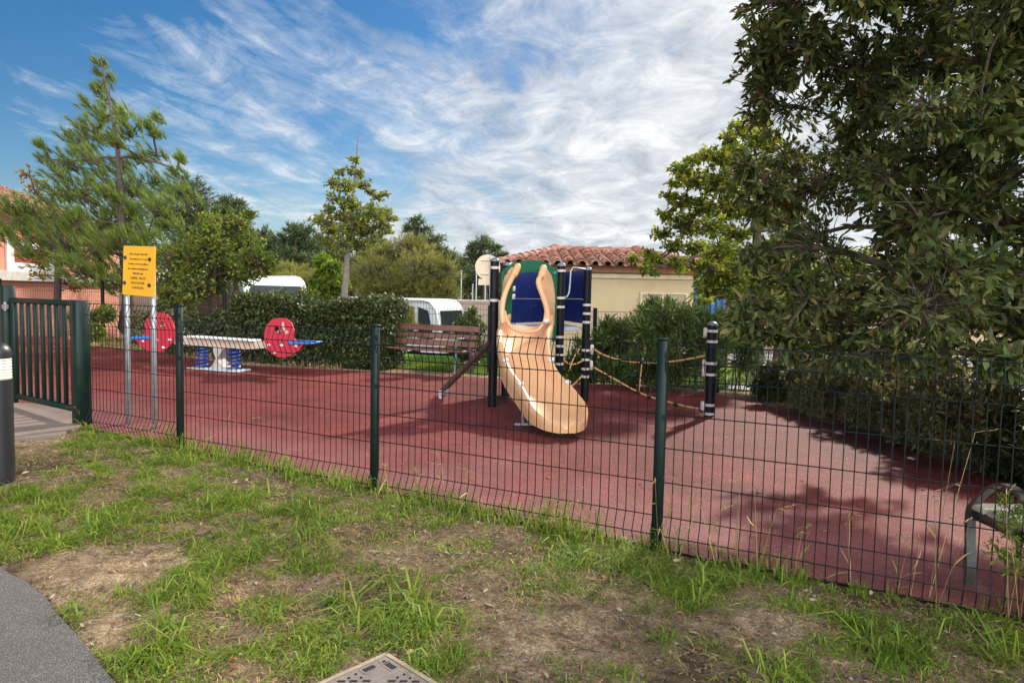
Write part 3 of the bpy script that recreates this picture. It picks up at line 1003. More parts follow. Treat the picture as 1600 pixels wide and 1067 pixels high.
def pebbles(n):
    x, y = sample_verge(n, 1.0, True, True)
    m = len(x)
    base = np.array([(1, 0, 0), (0, 1, 0), (-1, 0, 0), (0, -1, 0), (0, 0, 1), (.7, .7, .5), (-.7, .7, .5), (-.7, -.7, .5), (.7, -.7, .5)], float)
    V = base[None] * RS.uniform(0.75, 1.2, (m, 9, 1)) * (np.minimum(RS.lognormal(-5.4, 0.5, m), .0105)[:, None, None]) * np.stack([RS.uniform(.8, 1.5, m), RS.uniform(.7, 1.1, m), RS.uniform(.45, .8, m)], 1)[:, None, :]
    a = RS.uniform(0, PI, m); c, s = np.cos(a)[:, None], np.sin(a)[:, None]
    vx = V[:, :, 0] * c - V[:, :, 1] * s; vy = V[:, :, 0] * s + V[:, :, 1] * c
    V = np.stack([vx + x[:, None], vy + y[:, None], V[:, :, 2] + ground_z(x, y)[:, None]], 2).reshape(-1, 3)
    f = np.array([(0, 5, 8), (0, 1, 5), (1, 6, 5), (1, 2, 6), (2, 7, 6), (2, 3, 7), (3, 8, 7), (3, 0, 8), (4, 8, 5), (4, 5, 6), (4, 6, 7), (4, 7, 8)])
    tr = (np.arange(m)[:, None, None] * 9 + f[None]).reshape(-1, 3)
    return tag(np_obj('pebbles', V, tr, np.zeros((0, 4), int), M['pebble']), 'small pale pebbles lying in the sandy soil', 'pebbles', kind='stuff')


pebbles(9000)


def fence_weeds():
    """taller grasses and stalks that grow along the foot of the fence"""
    n = 520
    s = RS.uniform(-4.6, 3.4, n); off = RS.normal(-0.06, 0.07, n)
    clump = fbm(s * 1.6, s * 0 + 3.0, 2)
    k = RS.rand(n) < np.clip((clump - 0.32) * 3.2, 0.12, 1)
    s, off = s[k], off[k]
    x = FC.x + FDIR.x * s + FN.x * off; y = FC.y + FDIR.y * s + FN.y * off
    kk = RS.randint(4, 12, len(x))
    big = RS.lognormal(0, 0.4, len(x))
    X = np.repeat(x, kk) + RS.normal(0, 0.03, kk.sum()); Y = np.repeat(y, kk) + RS.normal(0, 0.03, kk.sum()); B = np.repeat(big, kk)
    a = RS.uniform(0, 2 * PI, len(X)); t = np.abs(RS.normal(0.35, 0.3, len(X)))
    D = np.stack([np.cos(a) * np.sin(t), np.sin(a) * np.sin(t), np.cos(t)], 1)
    P = np.stack([X, Y, gnp(X, Y)], 1)
    V, tr, q = leaf_geo(P, D, 0.13 * B * RS.uniform(0.5, 1.3, len(X)), 0.0065, 0.9, 'blade', 0.4)
    tag(np_obj('fence_weeds', V, tr, q, M['grass']), 'tall green weeds and grass growing along the foot of the fence', 'weeds', kind='stuff')
    cr = Crown()
    for px, py, h in [(690, 770, .34), (700, 775, .3), (712, 780, .38), (740, 790, .3), (1048, 860, .5), (1042, 850, .62), (1060, 870, .4), (1120, 880, .42), (1150, 890, .55), (1240, 900, .32), (1330, 905, .35), (1420, 912, .3), (1455, 915, .62), (1445, 905, .9), (1400, 900, .3), (1560, 930, .6), (1575, 935, .5), (300, 715, .32), (330, 720, .36), (345, 725, .4), (240, 690, .22), (150, 665, .2), (1185, 895, .5), (870, 815, .2), (930, 835, .32), (640, 765, .25)]:
        p = gp(px, py)
        q0 = Vector((FC.x, FC.y, 0)) + FDIR * (p - FC).dot(FDIR) + FN * random.uniform(-0.1, 0.04)
        q0.z = g(q0.x, q0.y)
        for _ in range(2):
            lean = Vector((random.uniform(-.3, .3), random.uniform(-.2, .2), 1)).normalized()
            hh = h * random.uniform(.7, 1.1)
            top = q0 + lean * hh
            bend = top + Vector((random.uniform(-.12, .12), random.uniform(-.06, .06), random.uniform(-.03, .05)))
            cr.mb.tube([q0, q0.lerp(top, .5) + Vector((0, 0, 0.01)), top, bend], [.0022, .0018, .0013, .0006], 4)
            for j in range(5):
                cr.P.append(np.array([top.lerp(bend, j / 5)])); cr.D.append(np.array([bend - top]) + RS.normal(0, .04, (1, 3)))
                cr.L.append(np.array([.03])); cr.W.append(np.array([.005]))
            pp = q0.lerp(top, random.uniform(.2, .6))
            cr.P.append(np.array([pp])); cr.D.append(np.array([lean]) + RS.normal(0, .6, (1, 3))); cr.L.append(np.array([.13])); cr.W.append(np.array([.009]))
    t = thing('seed_stalks', 'dry pale seed stalks standing up through the fence wires', 'weeds', FC)
    tag(t, kind='stuff')
    cr.mb.build('stem', M['drygrass'], t)
    cr.leaves('seed_head', M['drygrass'], t, 'leaf', .3)


fence_weeds()


def lawn_blades():
    n = 26000
    x = RS.uniform(-4.5, 6.5, n); y = RS.uniform(11.9, 14.2, n)
    ok = in_poly(x, y, LAWN) & ~in_poly(x, y, RED)
    x, y = x[ok], y[ok]
    a = RS.uniform(0, 2 * PI, len(x)); t = np.abs(RS.normal(.4, .3, len(x)))
    D = np.stack([np.cos(a) * np.sin(t), np.sin(a) * np.sin(t), np.cos(t)], 1)
    V, tr, q = leaf_geo(np.stack([x, y, gnp(x, y)], 1), D, RS.uniform(.05, .13, len(x)), .012, .5, 'blade', .4)
    tag(np_obj('lawn_grass', V, tr, q, M['brightleaf']), 'bright green lawn grass behind the brown bench', 'grass', kind='stuff')


lawn_blades()

Z3 = Vector((0, 0, 1))
X3 = Vector((1, 0, 0)); Y3 = Vector((0, 1, 0))


# ------------------------------------------------------------------ welded mesh fences
def mesh_panel(a, b, ztop, h, nwire, nrm, folds=True, r=0.003, pitch_rows=None, n=5):
    """a folded welded-wire panel from a to b (ground points), top at ztop, folds bulge along nrm"""
    mb = MB()
    a = Vector((a.x, a.y, 0)); b = Vector((b.x, b.y, 0))
    d = 0.045
    prof = [(0, 0), (0.1, d), (0.2, 0), (h - 0.2, 0), (h - 0.1, d), (h, 0)] if folds else [(0, 0), (h, 0)]
    for i in range(nwire + 1):
        p = a.lerp(b, i / nwire)
        j = random.uniform(-0.002, 0.002)
        pts = [p + nrm * (o + j) + Z3 * (ztop - q) for q, o in prof]
        pts[0] = pts[0] + Z3 * 0.012
        mb.tube(pts, r, n, cap=False)
    rows = pitch_rows or [0, 0.1, 0.2, 0.4, 0.6, 0.8, 1.0, 1.1, 1.2]
    for q in rows:
        o = d if (folds and (abs(q - 0.1) < .01 or abs(q - (h - .1)) < .01)) else 0
        pts = [a.lerp(b, t) + nrm * (o - r * 1.6) + Z3 * (ztop - q + random.uniform(-.002, .002)) for t in (0, .25, .5, .75, 1)]
        mb.tube(pts, r * 1.15, n, cap=False)
    return mb


def fence_post(p, z0, z1, w=0.06, d=0.045, clips=4, face=None, flare=0.0):
    mb = MB()
    u = face or FDIR
    v = Vector((-u.y, u.x, 0))
    c = Vector((p.x, p.y, (z0 + z1) / 2))
    mb.box(c, u, v, Z3, w, d, z1 - z0, 0.008)
    mb.box(Vector((p.x, p.y, z1 + 0.004)), u, v, Z3, w + 0.006, d + 0.006, 0.012, 0.003)
    for k in range(clips):
        zz = z0 + 0.12 + (z1 - z0 - 0.2) * k / max(1, clips - 1)
        mb.box(Vector((p.x, p.y, zz)) - v * (d / 2 + .004) + u * (w / 2), u, v, Z3, 0.02, 0.012, 0.03)
    return mb


GP_ = Vector((-4.10, 6.55, 0)); GA = FA; GB = Vector((-0.975, 4.92, 0)); GC = FC
GD = FC + FDIR * 2.08; GE = FC + FDIR * 4.16
fence = thing('mesh_fence', 'dark green welded mesh fence with folded panels along the front of the playground', 'fence', (FC.x, FC.y, g(FC.x, FC.y)))
for p, z1 in ((GA, 1.355), (GB, 1.265), (GC, 1.265), (GD, 1.27), (GE, 1.27)):
    fence_post(p, g(p.x, p.y) - 0.06, z1).build('fence_post', M['fence'], fence, smooth=True)
NB = -FN
for a, b, zt, nw in ((GP_ + FDIR * .1, GA, 1.345, 24), (GA, GB, 1.225, 37), (GB, GC, 1.237, 37), (GC, GD, 1.237, 37), (GD, GE, 1.237, 37)):
    dd = (b - a).normalized()
    mesh_panel(a + dd * .028, b - dd * .028, zt, 1.2, nw, NB).build('mesh_panel', M['wire'], fence)

# back fence
BF = [(-14.2, 17.3, 1.62), (-12.0, 16.2, 1.62), (-8.95, 15.1, 1.60), (-5.75, 13.8, 1.46), (-4.0, 13.0, 1.4), (-2.5, 12.65, 1.36), (-0.41, 12.45, 1.28), (1.41, 11.8, 1.28), (3.3, 11.0, 1.25), (5.05, 10.3, 1.2)]
bf = thing('mesh_fence', 'dark green mesh fence along the back of the playground behind the bench', 'fence', (BF[5][0], BF[5][1], g(BF[5][0], BF[5][1])))
for i, (x, y, z) in enumerate(BF):
    q = BF[min(i + 1, len(BF) - 1)]; q0 = BF[max(i - 1, 0)]
    fd = Vector((q[0] - q0[0], q[1] - q0[1], 0)).normalized()
    fence_post(Vector((x, y, 0)), g(x, y) - .05, z + 0.03, 0.065, 0.05, 0, fd).build('fence_post', M['fence'], bf)
    if i < len(BF) - 1:
        L = math.hypot(q[0] - x, q[1] - y)
        a = Vector((x, y, 0)); b = Vector((q[0], q[1], 0))
        mesh_panel(a, b, z - .02, z - .02 - g((x + q[0]) / 2, (y + q[1]) / 2) - .02, int(L / .055), Vector((-fd.y, fd.x, 0)), False, .0028, [0, .1, .2, .4, .6, .8, 1.0, 1.1], 3).build('mesh_panel', M['wire'], bf)
rf = thing('mesh_fence', 'dark green mesh fence behind the brownish shrubs at the right of the playground', 'fence', (5.05, 8.2, g(5, 8)))
RFp = [(5.05, 10.3), (5.05, 8.2), (5.06, 6.1), (5.08, 4.0), (5.0, 1.85)]
for i, (x, y) in enumerate(RFp):
    if i: fence_post(Vector((x, y, 0)), g(x, y) - .05, 1.1, .06, .045, 0, Y3).build('fence_post', M['fence'], rf)
    if i < 4:
        mesh_panel(Vector((x, y, 0)), Vector((*RFp[i + 1], 0)), 1.05, 1.0, 38, X3, False, .0028, [0, .1, .2, .4, .6, .8, 1.0], 3).build('mesh_panel', M['wire'], rf)

# ------------------------------------------------------------------ the gate
HG = Vector((-5.42, 7.42, 0))
gd = (GP_ - HG).normalized(); gn = Vector((-gd.y, gd.x, 0))
gate = thing('gate', 'dark green metal gate with upright bars closed beside the concrete threshold', 'gate', (HG.x, HG.y, g(HG.x, HG.y)))
mb = MB(); zb = g(GP_.x, GP_.y)
mb.box((GP_.x, GP_.y, (zb - .05 + 1.37) / 2), gd, gn, Z3, .13, .13, 1.37 - zb + .05, .01)
mb.build('latch_post', M['gate'], gate, smooth=True)
mb = MB(); zh = g(HG.x, HG.y)
mb.box((HG.x, HG.y, (zh - .05 + 1.50) / 2), gd, gn, Z3, .12, .12, 1.50 - zh + .05, .01)
mb.build('hinge_post', M['gate'], gate, smooth=True)
l0 = HG + gd * .10; l1 = GP_ - gd * .08
z0, z1 = zh + .09, 1.375
fr = MB()
for q in (l0 + gd * .045, l1 - gd * .035):
    fr.box((q.x, q.y, (z0 + z1) / 2), gd, gn, Z3, .085, .05, z1 - z0, .006)
LW = (l1 - l0).length
mid = (l0 + l1) / 2
for zz in (z1 - .03, z0 + .03):
    fr.box((mid.x, mid.y, zz), gd, gn, Z3, LW - .165, .046, .055, .006)
leaf = fr.build('gate_frame', M['gate'], gate, smooth=True)
for k in range(7):
    q = l0 + gd * (.085 + (LW - .16) * (k + 1) / 8)
    mb = MB(); mb.box((q.x, q.y, (z0 + z1) / 2), gd, gn, Z3, .04, .032, z1 - z0 - .115, .004)
    mb.build('gate_bar', M['gate'], leaf, smooth=True)
for zz in (z0 + .12, z1 - .1):
    mb = MB(); q = HG + gd * .075 - gn * .05
    mb.box((q.x, q.y, zz), gd, gn, Z3, .1, .03, .05, .004); mb.tube([q - Z3 * .04 + Z3 * zz, q + Z3 * (zz + .05)], .014, 8)
    mb.build('hinge', M['steel'], gate)
mb = MB(); q = l1 - gd * .05 + gn * .045
mb.box((q.x, q.y, .72), gd, gn, Z3, .06, .05, .14, .005); mb.tube([q + Z3 * .75 - gd * .02, q + gn * .06 + Z3 * .75 - gd * .02, q + gn * .06 + Z3 * .75 - gd * .14], .009, 6)
mb.build('latch', M['steel'], gate)
# short run of fence on the far side of the gate
lf = thing('mesh_fence', 'short run of green mesh fence left of the gate hinge post', 'fence', (HG.x, HG.y, zh))
q1 = HG - gd * 2.1
fence_post(q1, g(q1.x, q1.y) - .05, 1.48, .06, .045, 0, gd).build('fence_post', M['fence'], lf)
mesh_panel(q1, HG - gd * .07, 1.46, 1.2, 37, -gn, True, .0026, None, 4).build('mesh_panel', M['wire'], lf)

# ------------------------------------------------------------------ yellow notice
s1 = gp(203, 668); s2 = gp(240, 684)
SY = 6.62
sa = at(199, 520, SY + .06); sb = at(240, 520, SY - .10)
sign = thing('notice_sign', 'yellow notice board on two grey metal posts just behind the fence', 'sign', (sa.x, sa.y, g(sa.x, sa.y)))
su = Vector((sb.x - sa.x, sb.y - sa.y, 0)).normalized(); sn = Vector((su.y, -su.x, 0))
for q, top in ((sa, 464), (sb, 398)):
    mb = MB(); zt = at(240, top, q.y).z if top < 420 else 1.72
    zg = g(q.x, q.y)
    mb.box((q.x, q.y, (zg - .05 + zt) / 2), su, sn, Z3, .055, .04, zt - zg + .05, .012)
    mb.tube([Vector((q.x, q.y, zt - .002)), Vector((q.x, q.y, zt + .012))], [.026, .018], 10)
    mb.build('post', M['galv'], sign, smooth=True)
pc = sa + sn * .05
P4 = [on_plane(x, y, pc, sn) for x, y in ((193, 384), (241.5, 385.5), (239.5, 464.5), (191, 460))]
mb = MB(); mb.plate(P4, [], -sn * .018); mb.build('plate', M['yellow'], sign, bevel=.003)
ptl, ptr, pbr, pbl = P4
pu = (ptr - ptl).normalized(); pv = (ptl - pbl).normalized(); pw_ = (ptr - ptl).length; ph_ = (ptl - pbl).length
for fx, fy in ((.08, .76), (.87, .745), (.08, .245), (.88, .225)):
    c = pbl + pu * pw_ * fx + pv * ph_ * fy
    mb = MB(); mb.ball(c + sn * .002, .018, .018, .018, 10, 6); mb.build('bolt', M['blackplastic'], sign, smooth=True)


def text_mesh(name, body, size, origin, u, v, n, mat, parent, align='CENTER', ext=.0008):
    cu = bpy.data.curves.new(name, 'FONT'); cu.body = body; cu.size = size; cu.align_x = align; cu.extrude = ext; cu.space_line = 1.22
    to = bpy.data.objects.new(name + '_tmp', cu); COL.objects.link(to)
    dg = bpy.context.evaluated_depsgraph_get(); dg.update()
    me = bpy.data.meshes.new_from_object(to.evaluated_get(dg))
    bpy.data.objects.remove(to); bpy.data.curves.remove(cu)
    off = root_loc(parent)
    for w in me.vertices:
        p = origin + u * w.co.x + v * w.co.y + n * w.co.z - off
        w.co = p
    me.materials.clear(); me.materials.append(mat)
    o = bpy.data.objects.new(name, me); COL.objects.link(o); o.parent = parent
    return o


LINES = ['Aire de jeu réservée', 'Aux enfants de 2 à 12 ans', 'A utiliser sous la surveillance', 'Des adultes accompagnateurs', 'Interdit aux', 'CHIENS  VELOS', 'DEUX ROUES', 'A MOTEURS']
for i, tx in enumerate(LINES):
    o = pbl + pu * pw_ * .5 + pv * ph_ * (.82 - .098 * i) + sn * .0015
    text_mesh('lettering', tx, .031 if len(tx) < 22 else .0235, o, pu, pv, sn, M['ink'], sign)

# ------------------------------------------------------------------ bollard lamp
bp = at(-1, 758, 4.72); bz = g(bp.x, bp.y)
bol = thing('bollard_lamp', 'black bollard lamp with a pale ribbed lens beside the path edge', 'lamp', (bp.x, bp.y, bz))
R = .094
mb = MB(); mb.tube([Vector((bp.x, bp.y, bz - .05)), Vector((bp.x, bp.y, bz + .70))], R, 24); mb.build('body', M['blackplastic'], bol, smooth=True)
mb = MB()
prof = []
for k in range(7):
    prof += [(bz + .702 + k * .021, R * .93), (bz + .712 + k * .021, R * .985), (bz + .722 + k * .021, R * .93)]
mb.tube([Vector((bp.x, bp.y, z)) for z, r in prof], [r for z, r in prof], 24); mb.build('lens', M['lamp'], bol, smooth=True)
mb = MB()
zc = prof[-1][0] + .001
cp = [(zc, R), (zc + .03, R)] + [(zc + .03 + .085 * math.sin(t * PI / 12), R * math.cos(t * PI / 12) + .0005) for t in range(1, 7)]
mb.tube([Vector((bp.x, bp.y, z)) for z, r in cp], [r for z, r in cp], 24); mb.build('cap', M['blackplastic'], bol, smooth=True)

# ------------------------------------------------------------------ manhole cover
mu = Vector((.73, -.68, 0)).normalized(); mv = Vector((-.75, -.66, 0)).normalized()
mv = (mv - mu * mv.dot(mu)).normalized()
mo = Vector((MAN.x, MAN.y, MAN.z)) + Z3 * .012
man = thing('manhole_cover', 'square studded iron manhole cover with two slots set in the verge', 'manhole cover', mo)
S_ = .62
def mp(a, b, z=0): return mo + mu * a + mv * b + Z3 * z
mb = MB(); f_ = .018
mb.plate([mp(0, 0), mp(S_, 0), mp(S_, S_), mp(0, S_)], [[mp(f_, f_), mp(f_, S_ - f_), mp(S_ - f_, S_ - f_), mp(S_ - f_, f_)]], Z3 * -.06)
mb.build('frame', M['castframe'], man, bevel=.002)
mb = MB(); e_ = f_ + .004
mb.plate([mp(e_, e_, -.003), mp(S_ - e_, e_, -.003), mp(S_ - e_, S_ - e_, -.003), mp(e_, S_ - e_, -.003)], [], Z3 * -.04)
lid = mb.build('lid', M['cast'], man, bevel=.002)
for (a, b, w, h) in ((.095, .052, .052, .026), (.052, .12, .026, .052), (.05, .05, .016, .016)):
    mb = MB()
    c = mp(a, b)
    mb.plate([mp(a - w / 2 - .008, b - h / 2 - .008, -.001), mp(a + w / 2 + .008, b - h / 2 - .008, -.001), mp(a + w / 2 + .008, b + h / 2 + .008, -.001), mp(a - w / 2 - .008, b + h / 2 + .008, -.001)],
             [[mp(a - w / 2, b - h / 2, -.001), mp(a - w / 2, b + h / 2, -.001), mp(a + w / 2, b + h / 2, -.001), mp(a + w / 2, b - h / 2, -.001)]], Z3 * -.004)
    mb.build('slot_rim', M['cast'], lid)
    mb = MB(); mb.box(c - Z3 * .0022, mu, mv, Z3, w - .001, h - .001, .0016); mb.build('slot', M['hole'], lid)
mb = MB(); rr = random.Random(3)
for i in range(17):
    for j in range(17):
        a = .05 + i * .032 + rr.uniform(-.003, .003); b = .05 + j * .032 + rr.uniform(-.003, .003)
        if a < .17 and b < .17: continue
        if a > S_ - .045 or b > S_ - .045: continue
        if (i + j) % 3 == 0:
            ang = PI / 4 if (i - j) % 2 else -PI / 4
            ax = mu * math.cos(ang) + mv * math.sin(ang); ay = mv * math.cos(ang) - mu * math.sin(ang)
            mb.box(mp(a, b, -.0015), ax, ay, Z3, .028, .008, .0028)
        else:
            mb.tube([mp(a, b, -.003), mp(a, b, .0006)], [.006, .0045], 6)
st_ = mb.build('stud_pattern', M['hole'], lid)

# ------------------------------------------------------------------ play tower
H_ = 1.86
PT = {'A': gp(769, 637), 'B': gp(872, 633), 'C': gp(913, 628), 'D': gp(789, 619), 'E': gp(872, 606)}
tw = thing('play_tower', 'small black posted play tower with green arch panel and orange plastic slide', 'play tower', PT['A'])


def bar_post(p, h, bands, parent, name='post', r=.056, clamps=()):
    z0 = g(p.x, p.y)
    mb = MB(); mb.tube([Vector((p.x, p.y, z0 - .05)), Vector((p.x, p.y, z0 + h))], r, 20)
    o = mb.build(name, M['post'], parent, smooth=True)
    mb = MB(); mb.tube([Vector((p.x, p.y, z0 + h + d)) for d in (0, .018, .035, .05)], [r * 1.08, r * 1.08, r * .75, r * .1], 20)
    mb.build('cap', M['cap'], o, smooth=True)
    for b in bands:
        mb = MB(); mb.tube([Vector((p.x, p.y, z0 + b - .016)), Vector((p.x, p.y, z0 + b + .016))], r * 1.06, 20)
        mb.build('band', M['band'], o, smooth=True)
    return o


bar_post(PT['A'], H_, (1.78, 1.37), tw)
bar_post(PT['B'], H_, (1.80, 1.44, 1.32, .92, .80, .68, .56), tw)
bar_post(PT['C'], H_ - .02, (1.36, 1.24, 1.12, .73, .60, .47, .36), tw)
bar_post(PT['D'], H_, (1.78, 1.37, .9), tw)
bar_post(PT['E'], H_, (1.5, 1.2, .9), tw)
DK = g(PT['A'].x, PT['A'].y) + 1.02


def vec2(p): return Vector((p.x, p.y, 0))


def shrink(pts, d):
    c = sum((vec2(p) for p in pts), Vector()) / len(pts)
    return [vec2(p) + (c - vec2(p)).normalized() * d for p in pts]


pts = shrink([PT['A'], PT['B'], PT['C'], PT['E'], PT['D']], .06)
mb = MB(); mb.plate([p + Z3 * DK for p in pts], [], Z3 * -.05); mb.build('deck', M['deck'], tw, bevel=.006)
# green front panel with the arched opening
fu = (vec2(PT['B']) - vec2(PT['A'])).normalized(); fn = Vector((fu.y, -fu.x, 0))
pA = vec2(PT['A']) + fu * 0 - fn * 0.0
def fp(px, py, d=0.0): return on_plane(px, py, pA + fn * d, fn)
outer = [(784, 532), (783, 470), (783.5, 428), (788, 420), (797, 415), (806, 411), (818, 407.5), (833, 406), (848, 408), (857, 412), (864, 417), (870, 421), (873.5, 427), (872, 480), (870, 534)]
inner = [(799, 516), (800, 470), (802, 445), (806, 432), (814, 427), (826, 425.5), (838, 426), (846, 430), (850, 440), (852, 470), (852, 517)]
mb = MB(); mb.plate([fp(*p) for p in outer], [[fp(*p) for p in inner]], -fn * .022)
gpan = mb.build('front_panel', M['greenp'], tw, bevel=.003)
for px, py, mt in ((791, 427, 'blackplastic'), (867, 427, 'teal'), (865.5, 477, 'teal'), (862.5, 526, 'teal')):
    mb = MB(); mb.ball(fp(px, py, .005), .026, .014, .026, 12, 6); mb.build('bolt_cap', M[mt], gpan, smooth=True)
# navy panels at the back and side
def side_panel(p, q, z0, z1, name, ins=.06, seams=(.45,)):
    p, q = vec2(p), vec2(q); u = (q - p).normalized(); n = Vector((-u.y, u.x, 0))
    a, b = p + u * ins, q - u * ins
    zz = [z0] + [z0 + (z1 - z0) * s for s in seams] + [z1]
    for k in range(len(zz) - 1):
        mb = MB(); lo, hi = zz[k] + (.004 if k else 0), zz[k + 1]
        mb.plate([a + Z3 * lo, b + Z3 * lo, b + Z3 * hi, a + Z3 * hi], [], n * .02)
        mb.build(name, M['navy'], tw, bevel=.004)
    return a, b, u, n
side_panel(PT['D'], PT['E'], DK + .02, DK + .80, 'back_panel')
a, b, u, n = side_panel(PT['E'], PT['C'], DK + .04, DK + .80, 'side_panel')
for zz in (.40, .51):
    mb = MB(); q = vec2(PT['D']) + fu * .085 - fn * .02; mb.box(q + Z3 * (DK + zz) + fn * .06, fu, fn, Z3, .05, .03, .075, .008); mb.build('hinge_block', M['band'], tw, smooth=True)
# raised rectangle in relief on the back panel
q0 = (vec2(PT['D']) + vec2(PT['E'])) / 2; ub = (vec2(PT['E']) - vec2(PT['D'])).normalized(); nb = Vector((ub.y, -ub.x, 0))
mb = MB(); mb.box(q0 + nb * .004 - ub * .04 + Z3 * (DK + .2), (ub * .98 + Z3 * .17).normalized(), nb, (Z3 * .98 - ub * .17).normalized(), .17, .012, .15, .006); mb.build('relief_block', M['navy'], tw)
# grab rail between the two right posts
tB = vec2(PT['B']); tC = vec2(PT['C'])
def mix(t, z): return tB.lerp(tC, t) + Z3 * z - fn * .0
rail = [mix(.98, DK + .79), mix(.75, DK + .80), mix(.42, DK + .81), mix(.34, DK + .76), mix(.33, DK + .62), mix(.30, DK + .47), mix(.22, DK + .41), mix(.03, DK + .41)]
mb = MB(); mb.tube(rail, .014, 8); mb.build('grab_rail', M['galv'], tw, smooth=True)
# climbing ramp on the left
dA, dD = vec2(PT['A']), vec2(PT['D'])
lo0 = gp(685, 624); lo0.z += .12
up0 = at(766, 528, PT['A'].y + .12)
rd = up0 - lo0
wid = (dD - dA).normalized() * .5
ww = rd.cross(wid).normalized()
if ww.z < 0: ww = -ww
mb = MB()
mb.plate([lo0, up0, up0 + wid, lo0 + wid], [], -ww * .045)
ramp_o = mb.build('climbing_ramp', M['plank'], tw, bevel=.006)
for k in range(5):
    for j in (.28, .72):
        c = lo0 + rd * (.1 + .19 * k) + wid * j + ww * .012
        mb = MB(); mb.ball(c, .05, .05, .03, 10, 6); mb.build('climbing_hold', M['benchwood'], ramp_o, smooth=True)
for j in (.04, .85):
    c = lo0 + rd * .03 + wid * j
    mb = MB(); mb.box(Vector((c.x, c.y, (c.z - .03 + g(c.x, c.y)) / 2)), X3, Y3, Z3, .045, .045, c.z - .03 - g(c.x, c.y) + .03, .004)
    mb.build('foot', M['galv'], ramp_o)

# slide -----------------------------------------------------------
cen = [(820, 517, 9.02), (820.5, 530, 8.82), (817, 548, 8.52), (820, 578, 8.2), (832, 604, 7.9), (851, 627, 7.6), (867, 646, 7.32), (876, 657, 7.12), (882, 665, 6.97), (885.5, 670.5, 6.87)]
wd = [.57, .57, .53, .49, .50, .53, .54, .49, .37, .12]
ht = [.22, .22, .20, .19, .18, .17, .14, .10, .07, .05]
C_ = [at(*c) for c in cen]
C_[0].z = DK + .01
# resample
def catmull(P, m=4):
    out = []
    n = len(P)
    for i in range(n - 1):
        p0 = P[max(0, i - 1)]; p1 = P[i]; p2 = P[i + 1]; p3 = P[min(n - 1, i + 2)]
        for k in range(m):
            t = k / m
            out.append(0.5 * ((2 * p1) + (p2 - p0) * t + (2 * p0 - 5 * p1 + 4 * p2 - p3) * t * t + (3 * p1 - p0 - 3 * p2 + p3) * t ** 3))
    out.append(P[-1])
    return out
C_ = catmull(C_)
wd = [float(x) for x in np.interp(np.arange(len(C_)) / 4, np.arange(len(wd)), wd)]
ht = [float(x) for x in np.interp(np.arange(len(C_)) / 4, np.arange(len(ht)), ht)]
mb = MB()
RIM = []
rows = []
for i, c in enumerate(C_):
    t = (C_[min(i + 1, len(C_) - 1)] - C_[max(i - 1, 0)]).normalized()
    th = Vector((t.x, t.y, 0)).normalized()
    if i < 6: th = (fn * (1 - i / 6) + th * (i / 6)).normalized()
    lat = Vector((-th.y, th.x, 0))          # to the right when coming down towards the camera
    if lat.x < 0: lat = -lat
    nrm = lat.cross(t).normalized()
    if nrm.z < 0: nrm = -nrm
    w, h = wd[i] / 2, ht[i]
    ex = min(1.0, h / .12)
    half = [(w + .055 * ex, -.045), (w + .062 * ex, h * .5), (w + .058 * ex, h - .012), (w + .035 * ex, h + .012), (w + .008, h + .006), (w - .012, h - .03 * ex), (w - .03, h * .45), (w - .07 * min(1, w / .2), .035 * ex), (w - .14 * min(1, w / .2), .008)]
    prof = [(-a, b) for a, b in half] + [(0, 0)] + [(a, b) for a, b in reversed(half)]
    rows.append([c + lat * a + nrm * b for a, b in prof])
    if i in (13, 19): RIM.append((c + lat * (w + .03) + nrm * (h + .012))); RIM.append((c - lat * (w + .03) + nrm * (h + .012)))
k = len(rows[0])
vs_ = [p for r in rows for p in r]
fs_ = []
for i in range(len(rows) - 1):
    for j in range(k):
        q = (j + 1) % k
        fs_.append((i * k + j, i * k + q, (i + 1) * k + q, (i + 1) * k + j))
fs_ += [tuple(range(k)), tuple(reversed([(len(rows) - 1) * k + j for j in range(k)]))]
mb.add(vs_, fs_)
slide = mb.build('slide', M['slide'], tw, smooth=True)
# side cheeks of the slide entry: a moulded wall from the panel to a thick rounded rim
def cheek(front, back, d=.27):
    mb = MB()
    F_ = [fp(x, y, d0) for x, y, d0 in front]; B_ = [fp(x, y, .002) for x, y in back]
    F_ = catmull(F_, 3); B_ = catmull(B_, 3)
    m = len(F_)
    off = fu * .012
    mb.add([p + off for p in F_] + [p + off for p in B_] + [p - off for p in F_] + [p - off for p in B_],
           [(i, i + 1, m + i + 1, m + i) for i in range(m - 1)] + [(2 * m + i + 1, 2 * m + i, 3 * m + i, 3 * m + i + 1) for i in range(m - 1)])
    mb.build('slide_cheek', M['slide'], slide, smooth=True)
    mb = MB()
    rs = [(.034 + .0 * i) for i in range(m)]
    mb.tube(F_, rs, 10); mb.ball(F_[0], .034, .034, .034); mb.ball(F_[-1], .034, .034, .034)
    mb.build('cheek_rim', M['slide'], slide, smooth=True)
    mb = MB(); kk = max(3, m // 4)
    mb.tube([p + fn * .012 for p in F_[:kk]], .046, 10); mb.ball(F_[0] + fn * .012, .046, .046, .046); mb.ball(F_[kk - 1] + fn * .012, .046, .046, .046)
    mb.build('cheek_grip', M['slide'], slide, smooth=True)
cheek([(808, 417, .1), (802.5, 429, .16), (795.5, 443, .22), (788, 462, .27), (784.5, 482, .3), (785.5, 503, .34)], [(800, 418), (792, 428), (787, 442), (785, 462), (785, 482), (786, 510)])
cheek([(848.5, 419, .1), (845, 431, .16), (841, 442, .2), (848, 462, .26), (854, 482, .3), (857, 503, .34)], [(853, 419), (860, 430), (864, 445), (866, 462), (866, 482), (865, 510)])
